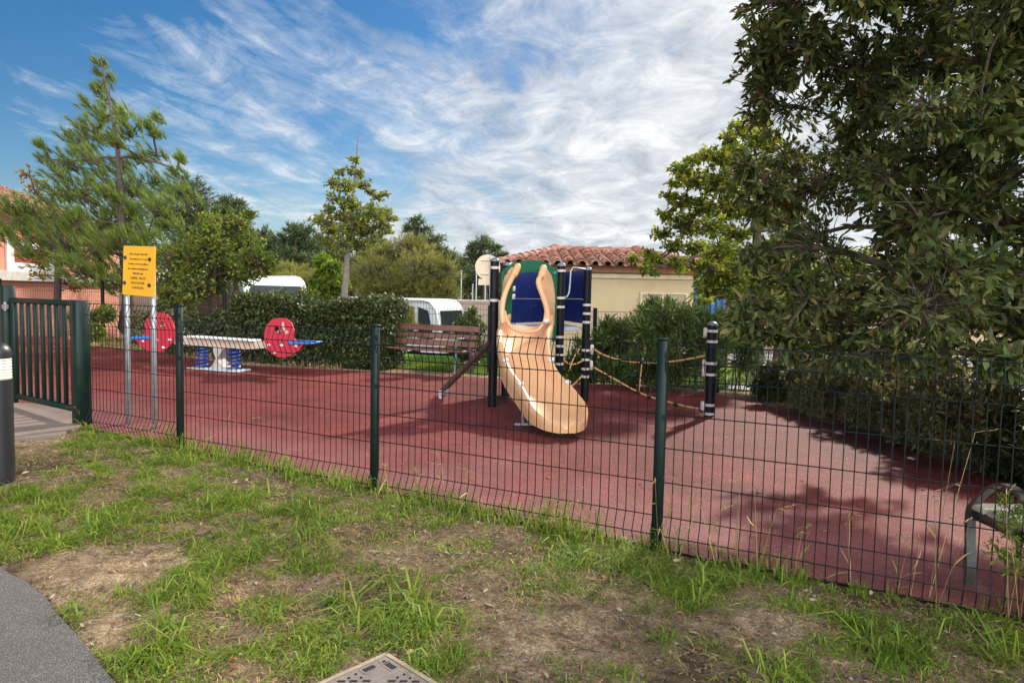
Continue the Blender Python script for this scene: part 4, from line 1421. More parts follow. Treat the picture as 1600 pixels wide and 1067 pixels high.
# lip across the entry
lip = catmull([fp(788, 486, .3), fp(792, 503, .33), (fp(806, 516, .36)), fp(822, 519, .37), fp(838, 517, .36), fp(850, 504, .33), fp(853, 488, .3)], 3)
mb = MB(); mb.tube(lip, .022, 8); mb.build('entry_lip', M['slide'], slide, smooth=True)
for kp in [at(786, 496, 8.62), at(853, 502, 8.68)] + RIM:
    mb = MB(); mb.ball(kp, .04, .04, .03, 12, 7); mb.build('rim_knob', M['white'], slide, smooth=True)
for px, py, dep in ((795, 609, 7.82), (819, 636, 7.45)):
    mb = MB(); mb.ball(at(px, py, dep), .022, .022, .022, 10, 6); mb.build('plug', M['hole'], slide, smooth=True)
q = at(817, 640, 7.62); mb = MB()
q0 = Vector((q.x, q.y, g(q.x, q.y)))
mb.tube([q0, q0 + Z3 * .26], .022, 8); mb.box(q0 + Z3 * .022 + X3 * .12, X3, Y3, Z3, .42, .07, .014)
mb.build('slide_support', M['galv'], slide)

# ------------------------------------------------------------------ net post and rope net
NP = gp(1108, 652)
npost = thing('net_post', 'free standing short black post with pale bands holding the rope net', 'post', NP)
bar_post(NP, 1.15, (1.08, .95, .68, .54, .16, .05), npost, 'shaft', .062)
for zz in (1.06, .66, .57, .14):
    mb = MB(); c = Vector((NP.x - .085, NP.y + .01, NP.z + zz)); mb.box(c, X3, Y3, Z3, .05, .05, .12, .014); mb.build('rope_clamp', M['band'], npost, smooth=True)
for zz, nm in ((.74, 'rope_clamp'), (.52, 'rope_clamp')):
    mb = MB(); q = PT['C']; c = Vector((q.x + .085, q.y - .01, q.z + zz)); mb.box(c, X3, Y3, Z3, .05, .05, .14, .014); mb.build(nm, M['band'], tw, smooth=True)
CY, NY = PT['C'].y, PT['A'].y
net = thing('rope_net', 'tan rope net with black connectors slung between play tower and short post', 'rope net', ((PT['C'].x + NP.x) / 2, (CY + NP.y) / 2, g(1.7, 9)))
def rope_pts(pxs):
    x0, x1 = pxs[0][0], pxs[-1][0]
    return catmull([at(x, y, CY + (NP.y - CY) * (x - x0 + 8) / (x1 - x0 + 16)) for x, y in pxs], 3)
for pxs in ([(926, 543), (936, 551), (950, 557), (967, 562), (990, 565.5), (1030, 566.5), (1070, 562), (1101, 556)], [(926, 573), (942, 582), (960, 592), (978, 602.5), (997, 612), (1014, 619), (1035, 625.5), (1056, 631), (1078, 636), (1101, 639)], [(1003, 566), (1001, 588), (998, 612)]):
    mb = MB(); mb.tube(rope_pts(pxs) if len(pxs) > 3 else [at(x, y, 9.15) for x, y in pxs], .0115 if len(pxs) > 3 else .009, 7); mb.build('rope', M['rope'], net, smooth=True)
for x, y in ((997.5, 612.5), (1014.5, 619), (1056, 631), (1096, 639), (1003, 564)):
    yy = CY + (NP.y - CY) * (x - 918) / 190
    mb = MB(); mb.ball(at(x, y, yy), .034, .034, .04, 10, 6); mb.build('connector', M['blackplastic'], net, smooth=True)
net2 = thing('rope_loop', 'two slack tan ropes hanging under the tower deck between its posts', 'rope', (PT['B'].x, PT['B'].y + .2, g(1, 9)))
for pxs in ([(880, 562), (888, 568), (898, 569), (912, 563)], [(878, 612), (892, 604), (903, 594), (910, 586)], [(905, 545), (896, 560), (889, 580)]):
    mb = MB(); mb.tube(catmull([at(x, y, PT['B'].y + (PT['C'].y - PT['B'].y) * (x - 872) / 44) for x, y in pxs], 3), .011, 6); mb.build('rope', M['rope'], net2, smooth=True)

# ------------------------------------------------------------------ spring see-saw
RB = gp(343, 579)
rid = thing('spring_seesaw', 'spring see-saw with two red bird shaped ends and blue seats', 'spring rider', RB)
RYl, RYr = RB.y + .35, RB.y - .35
def ry(x): return RB.y + .45 * (340 - x) / 140
def rp(x, y, d=0): 
    p = at(x, y, ry(x) + d); return p
ru = (rp(440, 535) - rp(240, 525)); ru.z = 0; ru.normalize(); rn = Vector((ru.y, -ru.x, 0))
def rpl(x, y, d): return on_plane(x, y, Vector((RB.x, RB.y, 0)) + rn * d, rn)
mb = MB(); mb.plate([rpl(262, 523, .06), rpl(298, 527, .06), rpl(385, 533, .06), rpl(420, 534, .06), rpl(420, 544, .06), rpl(384, 546, .06), rpl(288, 540, .06), rpl(262, 537, .06)], [], -rn * .12)
mb.build('beam', M['beige'], rid, bevel=.008)
mb = MB(); mb.plate([rpl(290, 525, .15), rpl(388, 530.5, .15), rpl(392, 533.5, .15), rpl(288, 527, .15)], [], -rn * .30); mb.build('top_board', M['white'], rid, bevel=.006)
def circ(cx, cy, rx, ryy, a0=0, a1=360, n=20): return [(cx + rx * math.cos(math.radians(a0 + (a1 - a0) * i / n)), cy - ryy * math.sin(math.radians(a0 + (a1 - a0) * i / n))) for i in range(n + 1)]
for sgn, cx, cy in ((1, 436, 520), (-1, 249, 512)):
    def mm(x, y): return (cx + sgn * x, cy + y)
    out = [mm(x, y) for x, y in [(22, 8), (23.5, -4), (19, -16), (10, -22.5), (0, -23.5), (-11, -21), (-20, -12), (-23, 0), (-23.5, 12), (-20, 24), (-12, 33), (-2, 38), (8, 39), (20, 35), (30, 28), (38, 19), (41, 14.5), (30, 15)]]
    hole = [mm(-4 + 4 * math.cos(t * PI / 6), -5.5 + 4.2 * math.sin(t * PI / 6)) for t in range(12)]
    for d in (.13, -.11):
        mb = MB(); mb.plate([rpl(*p, d) for p in out], [[rpl(*p, d) for p in hole]], -rn * .025)
        sp = mb.build('side_panel', M['red'], rid, bevel=.003)
        if d > 0:
            mb = MB(); mb.plate([rpl(*mm(x, y), d + .006) for x, y in [(5, -17), (7.5, -16.5), (8, -10), (11, -4), (15, -1.5), (14.5, .8), (9.5, 1.8), (9, -.4), (6, -6), (4, -11)]], [], -rn * .005); mb.build('beak_marking', M['beige'], sp)
            for x, y in ((-16, 19), (4, 19.5), (26, 21), (-6, 31)):
                mb = MB(); mb.ball(rpl(*mm(x, y), d + .004), .03, .018, .022, 10, 6); mb.build('bolt_cap', M['white'], sp, smooth=True)
    mb = MB(); mb.plate([rpl(*mm(13, 13), .16), rpl(*mm(50, 14.5), .16), rpl(*mm(51, 17.5), .16), rpl(*mm(13, 17.5), .16)], [], -rn * .32); mb.build('seat', M['blue'], rid, bevel=.008)
    mb = MB(); q = rpl(*mm(-2, -2), .22); mb.tube([q, q - rn * .44], .015, 8); mb.build('handle', M['steel'], rid, smooth=True)
for cx in (316, 366):
    mb = MB(); c = rpl(cx, 560, 0); zl = g(c.x, c.y) + .03; zh_ = 1.0
    zh_ = rpl(cx, 543, 0).z
    pts = [Vector((c.x + .095 * math.cos(w * 2 * PI / 12), c.y + .095 * math.sin(w * 2 * PI / 12), zl + (zh_ - zl) * w / 72)) for w in range(73)]
    mb.tube(pts, .013, 6); mb.build('spring', M['bluespring'], rid, smooth=True)
mb = MB(); mb.plate([rpl(331, 543.5, .10), rpl(349, 544.5, .10), rpl(338.5, 561, .10), rpl(352, 578, .10), rpl(327, 576.5, .10), rpl(337, 561, .10)], [], -rn * .2); mb.build('support', M['stone'], rid, bevel=.004)
c = rpl(341, 577, 0); mb = MB(); mb.box(Vector((c.x, c.y, g(c.x, c.y) + .02)), ru, rn, Z3, 1.0, .34, .03, .006); mb.build('base_plate', M['deck'], rid)

# ------------------------------------------------------------------ benches
B0 = Vector((-2.42, 12.95, 0)); B1 = Vector((-0.62, 12.05, 0))
bu = (B1 - B0).normalized(); bn = Vector((bu.y, -bu.x, 0)); BL = (B1 - B0).length
bz = g((B0.x + B1.x) / 2, (B0.y + B1.y) / 2)
bench = thing('park_bench', 'long brown slatted bench with a backrest in front of the dark hedge', 'bench', (B0.x, B0.y, bz))
def bpnt(l, d, z): return B0 + bu * l + bn * d + Z3 * (bz + z)
for z, d in ((.79, -.10), (.655, -.055), (.525, -.015)):
    mb = MB(); mb.box(bpnt(BL / 2, d, z), bu, (bn + Z3 * .25).normalized(), (Z3 - bn * .25).normalized(), BL, .035, .105, .006); mb.build('backrest_slat', M['benchwood'], bench)
for d in (.06, .175, .29, .40):
    mb = MB(); mb.box(bpnt(BL / 2, d, .43), bu, bn, Z3, BL, .10, .035, .006); mb.build('seat_slat', M['benchwood'], bench)
for l in (.15, BL - .15):
    mb = MB()
    mb.tube([bpnt(l, -.16, .84), bpnt(l, -.06, .5), bpnt(l, -.02, .40), bpnt(l, -.12, 0)], [.022, .026, .03, .034], 8)
    mb.tube([bpnt(l, -.02, .40), bpnt(l, .42, .40), bpnt(l, .44, .38), bpnt(l, .48, 0)], [.024, .024, .028, .032], 8)
    mb.tube([bpnt(l, -.06, .58), bpnt(l, .12, .63), bpnt(l, .36, .64), bpnt(l, .45, .60), bpnt(l, .43, .42)], [.018, .018, .02, .02, .02], 8)
    mb.build('end_frame', M['iron'], bench, smooth=True)

R0 = gp(1513, 917); R0 = Vector((R0.x, R0.y, g(R0.x, R0.y)))
rb = thing('park_bench', 'bench with curved steel legs and pale weathered slats at the right behind the fence', 'bench', R0)
def rbp(l, d, z): return R0 + X3 * l + Vector((.04, -1, 0)) * d + Z3 * z
for l in (0, 1.5):
    mb = MB()
    # front leg: flat bar, slightly bowed, then arm arching over to the back
    for path, w in (([(0, -.02), (.01, .1), (-.01, .25), (-.02, .36), (-.012, .425)], .05), ([(-.012, .425), (.05, .49), (.13, .56), (.21, .595), (.30, .59), (.38, .55), (.43, .47), (.44, .40)], .045)):
        P_ = catmull([rbp(l, d * .92, z) for d, z in path], 4)
        vs_, fs_ = [], []
        for i, p in enumerate(P_):
            t = (P_[min(i + 1, len(P_) - 1)] - P_[max(i - 1, 0)]).normalized()
            nn = X3.cross(t).normalized()
            for a_, b_ in ((-1, -1), (1, -1), (1, 1), (-1, 1)):
                vs_.append(p + X3 * a_ * w / 2 + nn * b_ * .008)
        for i in range(len(P_) - 1):
            for k_ in range(4):
                fs_.append((i * 4 + k_, i * 4 + (k_ + 1) % 4, i * 4 + 4 + (k_ + 1) % 4, i * 4 + 4 + k_))
        fs_ += [(3, 2, 1, 0), tuple((len(P_) - 1) * 4 + k_ for k_ in range(4))]
        mb.add(vs_, fs_)
    mb.tube([rbp(l, .40, -.02), rbp(l, .38, .38), rbp(l, .40, .55), rbp(l, .46, .80)], [.022, .022, .02, .018], 8)
    mb.box(rbp(l + .015, .19, .385), Vector((.04, -1, 0)), X3, Z3, .40, .03, .05, .004)
    mb.build('end_frame', M['brightiron'], rb, smooth=True)
for d in (.04, .15, .26, .36):
    mb = MB(); mb.box(rbp(.77, d, .428), X3, Y3, Z3, 1.56, .095, .034, .006); mb.build('seat_slat', M['palewood'], rb)
for z, d in ((.56, .425), (.67, .455), (.77, .475)):
    mb = MB(); mb.box(rbp(.80, d - .03, z), X3, Vector((0, -1, .2)).normalized(), Vector((0, .2, 1)).normalized(), 1.40, .03, .09, .006); mb.build('backrest_slat', M['palewood'], rb)


# ------------------------------------------------------------------ road sign seen from behind
rs0 = Vector((at(766, 500, 13.2).x, 13.2, 0)); rs0.z = g(rs0.x, 13.2)
rsn = thing('road_sign', 'round pale road sign seen from behind on a grey pole with a small plate', 'road sign', rs0)
def rpt(px, py, d=0): return at(px, py, 13.2 + d)
mb = MB(); tp = rpt(763, 399); mb.box(Vector((rs0.x, 13.2, (rs0.z + tp.z) / 2)), X3, Y3, Z3, .055, .03, tp.z - rs0.z, .006); mb.build('pole', M['galv'], rsn)
cz = rpt(762, 417.5, .05); mb = MB(); Rr = .24
mb.plate([cz + X3 * Rr * math.cos(t * PI / 18) + Z3 * Rr * math.sin(t * PI / 18) for t in range(36)], [], Y3 * .02)
for zz in (.13, -.13): mb.box(cz + Z3 * zz - Y3 * .012, X3, Y3, Z3, .25, .02, .02)
mb.build('disc', M['signback'], rsn)
mb = MB(); c = rpt(762, 441, .05); mb.box(c, X3, Y3, Z3, .36, .02, .12, .004); mb.build('small_plate', M['signback'], rsn)

# leaning pole at the left and thin poles of the sports ground
lp = thing('leaning_pole', 'grey steel pole leaning behind the gate at the far left', 'pole', gp(62, 527))
pa = gp(62, 527); pb = at(-32, 345, pa.y - .1)
mb = MB(); mb.tube([pa - Z3 * .03, pa.lerp(pb, .3) + X3 * -.005, pa.lerp(pb, .65) + X3 * .02, pb], .035, 10); mb.build('shaft', M['steel'], lp, smooth=True)
mb = MB(); mb.tube([pa + (pb - pa) * .0 + Z3 * .0, pa + (pb - pa) * .045], .06, 10); mb.build('foot_sleeve', M['iron'], lp, smooth=True)
for px, top, yy, lab in ((720, 424, 36, 'thin grey pole left of the round road sign'), (743.5, 427, 36.5, 'thin grey pole hidden behind the round sign edge'), (757.5, 436, 37, 'shorter thin grey pole just behind the sign pole'), (738, 445, 37, 'lowest thin dark pole between two grey poles')):
    b = at(px, 480, yy); zt = at(px, top, yy).z; zg = g(b.x, yy)
    t = thing('tall_pole', lab, 'pole', (b.x, yy, zg), 'thin poles of the sports ground')
    mb = MB(); mb.tube([Vector((b.x, yy, zg)), Vector((b.x, yy, zt))], [.06, .04], 8); mb.build('shaft', M['galv'], t, smooth=True)
    mb = MB(); mb.ball((b.x, yy, zt), .06); mb.build('finial', M['galv'], t)
bwl = thing('boundary_wall', 'long low tan wall across the far side of the parking lot', 'wall', (0, 34, g(0, 34)))
zt = at(740, 471, 34).z
mb = MB(); mb.box((-2, 34, (zt + g(0, 34)) / 2), X3, Y3, Z3, 44, .3, zt - g(0, 34)); mb.build('wall', M['tanwall'], bwl)
mb = MB(); mb.box((-2, 34, zt + .04), X3, Y3, Z3, 44.1, .38, .08, .01); mb.build('coping', M['concrete'], bwl)

# ------------------------------------------------------------------ vehicles
def van(name, label, cat, px_front, Y, zroof, L, Wd, heading, nose_h):
    """a box van; local x forward, built from a rounded side outline"""
    c = at(px_front, 480, Y); zg = g(c.x, Y)
    t = thing(name, label, cat, (c.x, Y, zg))
    f = Vector((math.cos(heading), math.sin(heading), 0)); s = Vector((-f.y, f.x, 0))
    o = Vector((c.x, Y, zg))
    Ht = zroof - zg
    def P(a, b, z): return o + f * a + s * b + Z3 * z
    side = [(-L, .35), (-L, Ht - .12), (-L + .12, Ht), (-.6, Ht), (-.42, Ht - .03), (-.3, Ht - .12), (-.16, Ht - .32), (-.05, nose_h), (.03, .85), (.02, .4), (-.1, .32)]
    mb = MB()
    m = len(side); lay = [(-Wd / 2 + .1, .94), (-Wd / 2 + .02, .985), (-Wd / 2, 1), (Wd / 2, 1), (Wd / 2 - .02, .985), (Wd / 2 - .1, .94)]
    lay = [(-Wd / 2 + .12, 1), (-Wd / 2, .955), (Wd / 2, .955), (Wd / 2 - .12, 1)]
    vs_ = []
    for b, k_ in lay:
        for a, z in side:
            zz = z if z < Ht * .6 else Ht * .6 + (z - Ht * .6) * (1 if abs(b) < Wd / 2 - .05 else .93)
            vs_.append(P(a * (1 if abs(b) < Wd / 2 - .05 else .995), b, zz))
    fs_ = []
    for i in range(3):
        for j in range(m):
            q = (j + 1) % m
            fs_.append((i * m + j, i * m + q, (i + 1) * m + q, (i + 1) * m + j))
    fs_ += [tuple(range(m)), tuple(reversed([3 * m + j for j in range(m)]))]
    mb.add(vs_, fs_)
    body = mb.build('body', M['vanwhite'], t, smooth=True, bevel=.03)
    for sd in (-1, 1):
        b = sd * (Wd / 2 + .004)
        mb = MB(); mb.plate([P(-L + .5, b, 1.05), P(-.86, b, 1.05), P(-.86, b, Ht - .24), P(-L + .5, b, Ht - .24)], [], s * .004 * sd); mb.build('side_window', M['glass'], t)
        mb = MB(); mb.plate([P(-.72, b, 1.0), P(-.22, b, 1.0), P(-.40, b, Ht - .34), P(-.72, b, Ht - .24)], [], s * .004 * sd); mb.build('door_window', M['glass'], t)
        mb = MB(); mb.box(P(-.3, b + sd * .12, 1.08), f, s, Z3, .12, .2, .26, .03); mb.build('mirror', M['blackplastic'], t)
        for a in (-.85, -L + .9):
            mb = MB(); mb.tube([P(a, b - sd * .2, .33), P(a, b + sd * .01, .33)], .33, 20); w = mb.build('wheel', M['rubber'], t, smooth=True)
            mb = MB(); mb.tube([P(a, b, .33), P(a, b + sd * .02, .33)], .19, 16); mb.build('rim', M['steel'], w)
    mb = MB(); mb.plate([P(-.045, -Wd / 2 + .2, nose_h + .02), P(-.045, Wd / 2 - .2, nose_h + .02), P(-.15, Wd / 2 - .22, Ht - .34), P(-.15, -Wd / 2 + .22, Ht - .34)], [], f * .015); mb.build('windscreen', M['glass'], t)
    for sd in (-1, 1):
        mb = MB(); mb.ball(P(-.0, sd * (Wd / 2 - .22), .78), .06, .16, .1); mb.build('headlight', M['lamp'], t)
    return t


van('parked_van', 'white van parked beyond the fence right of the dark hedge', 'van', 712, 20.0, at(690, 466.5, 20).z, 4.6, 1.8, math.radians(-22), 1.15)
van('motorhome', 'tall white motorhome half hidden behind the small tree and hedge', 'motorhome', 436, 20.5, at(410, 428, 20.5).z, 4.6, 2.1, math.radians(-40), 1.6)

# ------------------------------------------------------------------ cream utility house with tiled roof
HY = 17.0
def hp(px, py, Y=HY): return at(px, py, Y)
hr = hp(1083, 470).x; hl = hp(806, 470).x
hzg = g(0, HY)
ez = hp(930, 426).z
house = thing('utility_house', 'low cream rendered house with terracotta tile roof behind the play tower', 'house', ((hl + hr) / 2, HY, hzg))
mb = MB(); D_ = 5.2
zlow = -1.1; mb.box(((hl + hr) / 2, HY + D_ / 2, (zlow + ez) / 2), X3, Y3, Z3, hr - hl, D_, ez - zlow); mb.build('wall', M['cream'], house)
mb = MB(); zc_ = hp(930, 431).z
mb.box(((hl + hr) / 2, HY + D_ / 2, zc_), X3, Y3, Z3, hr - hl + .1, D_ + .1, .11, .01); mb.build('string_course', M['trim'], house)
ft = hp(930, 413.5, HY - .2).z; fb = ez
mb = MB(); mb.box(((hl + hr) / 2, HY + D_ / 2, (ft + fb) / 2), X3, Y3, Z3, hr - hl + .30, D_ + .30, ft - fb - .004, .01); mb.build('fascia', M['fascia'], house)
# window with roller shutters
wx0, wx1 = hp(1003, 470).x, hp(1071, 470).x; wz1 = hp(1036, 460).z; wz0 = wz1 - .95
mb = MB(); fw = .045
mb.plate([Vector((wx0 - fw, HY - .035, wz0 - fw)), Vector((wx1 + fw, HY - .035, wz0 - fw)), Vector((wx1 + fw, HY - .035, wz1 + fw)), Vector((wx0 - fw, HY - .035, wz1 + fw))], [[Vector((wx0, HY - .035, wz0)), Vector((wx0, HY - .035, wz1)), Vector((wx1, HY - .035, wz1)), Vector((wx1, HY - .035, wz0))]], Y3 * .05)
wxm = (wx0 + wx1) / 2 - .02
mb.box((wxm, HY - .012, (wz0 + wz1) / 2), X3, Y3, Z3, .05, .04, wz1 - wz0 - .004)
win = mb.build('window', M['trim'], house)
for a, b in ((wx0, wxm - .025), (wxm + .025, wx1)):
    mb = MB(); n_ = 19
    for k in range(n_):
        z = wz0 + (wz1 - wz0) * (k + .5) / n_
        mb.box(((a + b) / 2, HY - .006, z), X3, (Y3 + Z3 * -.35).normalized(), (Z3 + Y3 * .35).normalized(), b - a - .004, .012, (wz1 - wz0) / n_ * .98)
    mb.build('roller_shutter', M['shutter'], win)
# hipped roof of canal tiles
ov = .38
rx0, rx1 = hl - ov, hr + ov; ry0, ry1 = HY - ov, HY + D_ + ov
rz0 = hp(930, 415, HY - ov).z
ryd = 1.75; apex_z = rz0 + .52
ridge0 = Vector((hp(872, 390, HY + ryd).x, HY + D_ / 2, apex_z)); ridge1 = Vector((hp(1003, 390, HY + ryd).x, HY + D_ / 2, apex_z))
roof = MB()
E = [Vector((rx0, ry0, rz0)), Vector((rx1, ry0, rz0)), Vector((rx1, ry1, rz0)), Vector((rx0, ry1, rz0))]
roof.add(E + [ridge0, ridge1], [(0, 1, 5, 4), (1, 2, 5), (2, 3, 4, 5), (3, 0, 4), (3, 2, 1, 0)])
roof_o = roof.build('roof', M['fascia'], house)


def tile_slope(e0, e1, t0, t1, name, pitch=.285, rowl=.34):
    """courses of half-round cover tiles running up a slope from eave e0-e1 to t0-t1"""
    mb = MB()
    u = (e1 - e0).normalized(); L = (e1 - e0).length
    n = int(L / pitch)
    up = (t0 + t1) / 2 - (e0 + e1) / 2
    up = (up - u * up.dot(u)); Hs = up.length; up.normalize()
    nn = u.cross(up).normalized()
    if nn.z < 0: nn = -nn
    l0 = (t0 - e0).dot(u); l1 = (t1 - e0).dot(u)
    for i in range(n):
        s = (i + .5) * L / n
        if s < l0: m = Hs * s / max(l0, 1e-6)
        elif s > l1: m = Hs * (L - s) / max(L - l1, 1e-6)
        else: m = Hs
        r = 0; a = -.06
        while a < m - .03:
            b = min(a + rowl * 1.12, m)
            j = random.uniform(-.012, .012); rz = random.uniform(-.006, .006)
            ring = []
            for (d, rad, lift) in ((a, .105, .052), (b, .085, .016)):
                for k in range(8):
                    w = PI * k / 7
                    ring.append(e0 + u * (s + j + rad * 1.08 * math.cos(w)) + up * d + nn * (lift + rz + rad * .92 * math.sin(w) - .005))
            for (d, rad, lift) in ((a, .085, .046), (a + .05, .08, .04)):
                for k in range(8):
                    w = PI * k / 7
                    ring.append(e0 + u * (s + j + rad * 1.05 * math.cos(w)) + up * d + nn * (lift + rz + rad * .9 * math.sin(w) - .008))
            f_ = [(k, k + 1, 9 + k, 8 + k) for k in range(7)] + [(16 + k, 17 + k, k + 1, k) for k in range(7)] + [(24 + k, 25 + k, 17 + k, 16 + k) for k in range(7)]
            mb.add(ring, f_)
            a += rowl; r += 1
        # under tile (channel) between columns
        s2 = s + L / n / 2
        if i < n - 1:
            ch = []
            m2 = m if l0 < s2 < l1 else min(Hs * s2 / max(l0, 1e-6), Hs * (L - s2) / max(L - l1, 1e-6), Hs)
            for d in (-.08, m2):
                for k in range(5):
                    w = PI + PI * k / 4
                    ch.append(e0 + u * (s2 + .1 * math.cos(w)) + up * d + nn * (.075 + .07 * math.sin(w)))
            mb.add(ch, [(k, k + 1, 6 + k, 5 + k) for k in range(4)])
    return mb.build(name, M['tilemix'], roof_o, smooth=True)


def tilemat():
    m, nt, b = newmat('canal_tiles')
    geo = nt.nodes.new('ShaderNodeNewGeometry'); co = objco(nt)
    col = ramp(nt, geo.outputs['Random Per Island'], [(0, (0.19, 0.075, 0.05)), (.3, (0.3, 0.13, 0.088)), (.6, (0.36, 0.17, 0.115)), (.85, (0.45, 0.27, 0.19)), (1, (0.14, 0.068, 0.05))])
    n1 = noise_node(nt, co, 7, 5, .65)
    col = mixc(nt, .5, col, ramp(nt, n1, [(.3, (.25, .23, .22)), (.7, (.7, .68, .66))]), 'OVERLAY')
    n2 = noise_node(nt, co, 3.1, 6, .7)
    col = mixc(nt, ramp(nt, n2, [(.6, (0, 0, 0)), (.75, (.6, .6, .6))]), col, (.2, .17, .13))
    nt.links.new(col, b.inputs['Base Color']); b.inputs['Roughness'].default_value = .9
    bump(nt, b, n1, .4, .01)
    return m


M['tilemix'] = tilemat()
tile_slope(E[0], E[1], ridge0, ridge1, 'front_tiles')
tile_slope(E[1], E[2], ridge1, ridge1, 'right_tiles')
tile_slope(E[3], E[0], ridge0, ridge0, 'left_tiles')


def ridge_tiles(a, b, name):
    mb = MB(); d = b - a; n = max(2, int(d.length / .36)); t = d.normalized()
    s = t.cross(Z3).normalized(); w_ = s.cross(t)
    for i in range(n):
        ring = []
        for q, rad, lf in ((i / n, .105, .0), ((i + 1.12) / n, .125, .025)):
            for k in range(9):
                w = PI * k / 8 * 1.1 - .15
                ring.append(a + d * min(q, 1.02) + s * rad * math.cos(w) + w_ * (rad * math.sin(w) + lf + .02))
        mb.add(ring, [(k, k + 1, 10 + k, 9 + k) for k in range(8)] + [tuple(range(9)), tuple(range(9, 18))])
    return mb.build(name, M['tilemix'], roof_o, smooth=True)


ridge_tiles(ridge0, ridge1, 'ridge_cap'); ridge_tiles(ridge0, E[0], 'hip_cap'); ridge_tiles(ridge1, E[1], 'hip_cap')
mb = MB(); mb.ball(ridge0 + Z3 * .06, .2, .16, .15, 10, 6); mb.ball(ridge1 + Z3 * .06, .2, .16, .15, 10, 6); mb.build('ridge_end', M['tilemix'], roof_o, smooth=True)

sk = thing('storage_container', 'blue metal container behind the oleander right of the cream house', 'container', (6.9, 19, g(6.9, 19)))
c0 = at(1098, 470, 19); zt = at(1112, 452, 19).z; zg = g(c0.x, 19)
mb = MB(); mb.box((c0.x, 19, (zt + zg) / 2), X3, Y3, Z3, .9, 1.2, zt - zg, .03); bx_ = mb.build('body', M['blueskip'], sk)
for k in range(6):
    mb = MB(); mb.box((c0.x - .38 + k * .152, 18.38, (zt + zg) / 2), X3, Y3, Z3, .07, .06, zt - zg - .2, .01); mb.build('rib', M['blueskip'], bx_)
mb = MB(); mb.box((c0.x, 19, zt + .03), X3, Y3, Z3, 1.0, 1.3, .07, .01); mb.build('lid', M['blueskip'], sk)

# ------------------------------------------------------------------ pink house at the left
pw0 = Vector((-15.2, 17.6, 0)); pw1 = Vector((-16.8, 29.5, 0))
pu_ = (pw1 - pw0).normalized(); pn_ = Vector((pu_.y, -pu_.x, 0))
if pn_.x < 0: pn_ = -pn_
pzg = g(pw0.x, 18)
ph = thing('pink_house', 'pink rendered house with white framed red window behind the pine at the left', 'house', (pw0.x, pw0.y, pzg))
pw0e = pw0 - pu_ * 6
Lw = (pw1 - pw0e).length; top = at(20, 318, 19).z
mb = MB(); c = (pw0e + pw1) / 2 - pn_ * 4.0
mb.box((c.x, c.y, (pzg - 1 + top) / 2), pu_, pn_, Z3, Lw, 8.0, top - pzg + 1); mb.build('wall', M['pink'], ph)
def pp(px, py, d=0.0): return on_plane(px, py, pw0 + pn_ * d, pn_)
zl = pp(60, 433).z
mb = MB(); c = (pw0e + pw1) / 2 + pn_ * .12; mb.box((c.x, c.y, zl), pu_, pn_, Z3, Lw + .1, .25, .30, .01); mb.build('ledge', M['concrete'], ph)
w0, w1 = pp(8, 379), pp(84, 379)
s0, s1 = (w0 - pw0).dot(pu_), (w1 - pw0).dot(pu_)
wt, wb = pp(40, 378).z, zl + .15
def pq(s, z, d=0.0): return pw0 + pu_ * s + pn_ * d + Z3 * z
mb = MB(); ins = (s1 - s0) * .13
mb.plate([pq(s0, wb, .05), pq(s1, wb, .05), pq(s1, wt, .05), pq(s0, wt, .05)], [[pq(s0 + ins, wb + .28, .05), pq(s0 + ins, wt - .24, .05), pq(s1 - ins, wt - .24, .05), pq(s1 - ins, wb + .28, .05)]], -pn_ * .06)
pwin = mb.build('window', M['white'], ph)
mb = MB()
for k in range(8):
    z = wb + .28 + (wt - wb - .52) * (k + .5) / 8
    mb.box(pq((s0 + s1) / 2, z, .012), pu_, pn_, Z3, s1 - s0 - 2 * ins - .01, .02, (wt - wb - .52) / 8 - .012, .004)
mb.build('blind', M['redshutter'], pwin)
rz = top + .05
mb = MB(); a0 = pw0e + pn_ * .5; a1 = pw1 + pn_ * .5 + pu_ * .5; b0 = a0 - pn_ * 9; b1 = a1 - pn_ * 9
mb.add([a0 + Z3 * rz, a1 + Z3 * rz, b1 + Z3 * rz, b0 + Z3 * rz, (a0 + b0) / 2 + Z3 * (rz + 1.7), (a1 + b1) / 2 + Z3 * (rz + 1.7) - pu_ * 3], [(0, 1, 5, 4), (1, 2, 5), (2, 3, 4, 5), (3, 0, 4), (3, 2, 1, 0)])
roof_o = mb.build('roof', M['fascia'], ph)
tile_slope(a0 + Z3 * rz, a1 + Z3 * rz, (a0 + b0) / 2 + Z3 * (rz + 1.7), (a1 + b1) / 2 + Z3 * (rz + 1.7) - pu_ * 3, 'front_tiles', .3, .4)


# ------------------------------------------------------------------ trees and shrubs
def cl(px, py, rpx, Y, dy=0.0, squash=0.85):
    """a foliage clump seen at a pixel, at depth Y (+ scatter), with its true size"""
    y = Y + (random.uniform(-dy, dy) if dy else 0)
    r = rpx * y / F
    r *= random.uniform(.85, 1.3)
    return at(px, py, y), (r * random.uniform(.85, 1.3), r, r * squash * random.uniform(.8, 1.1))


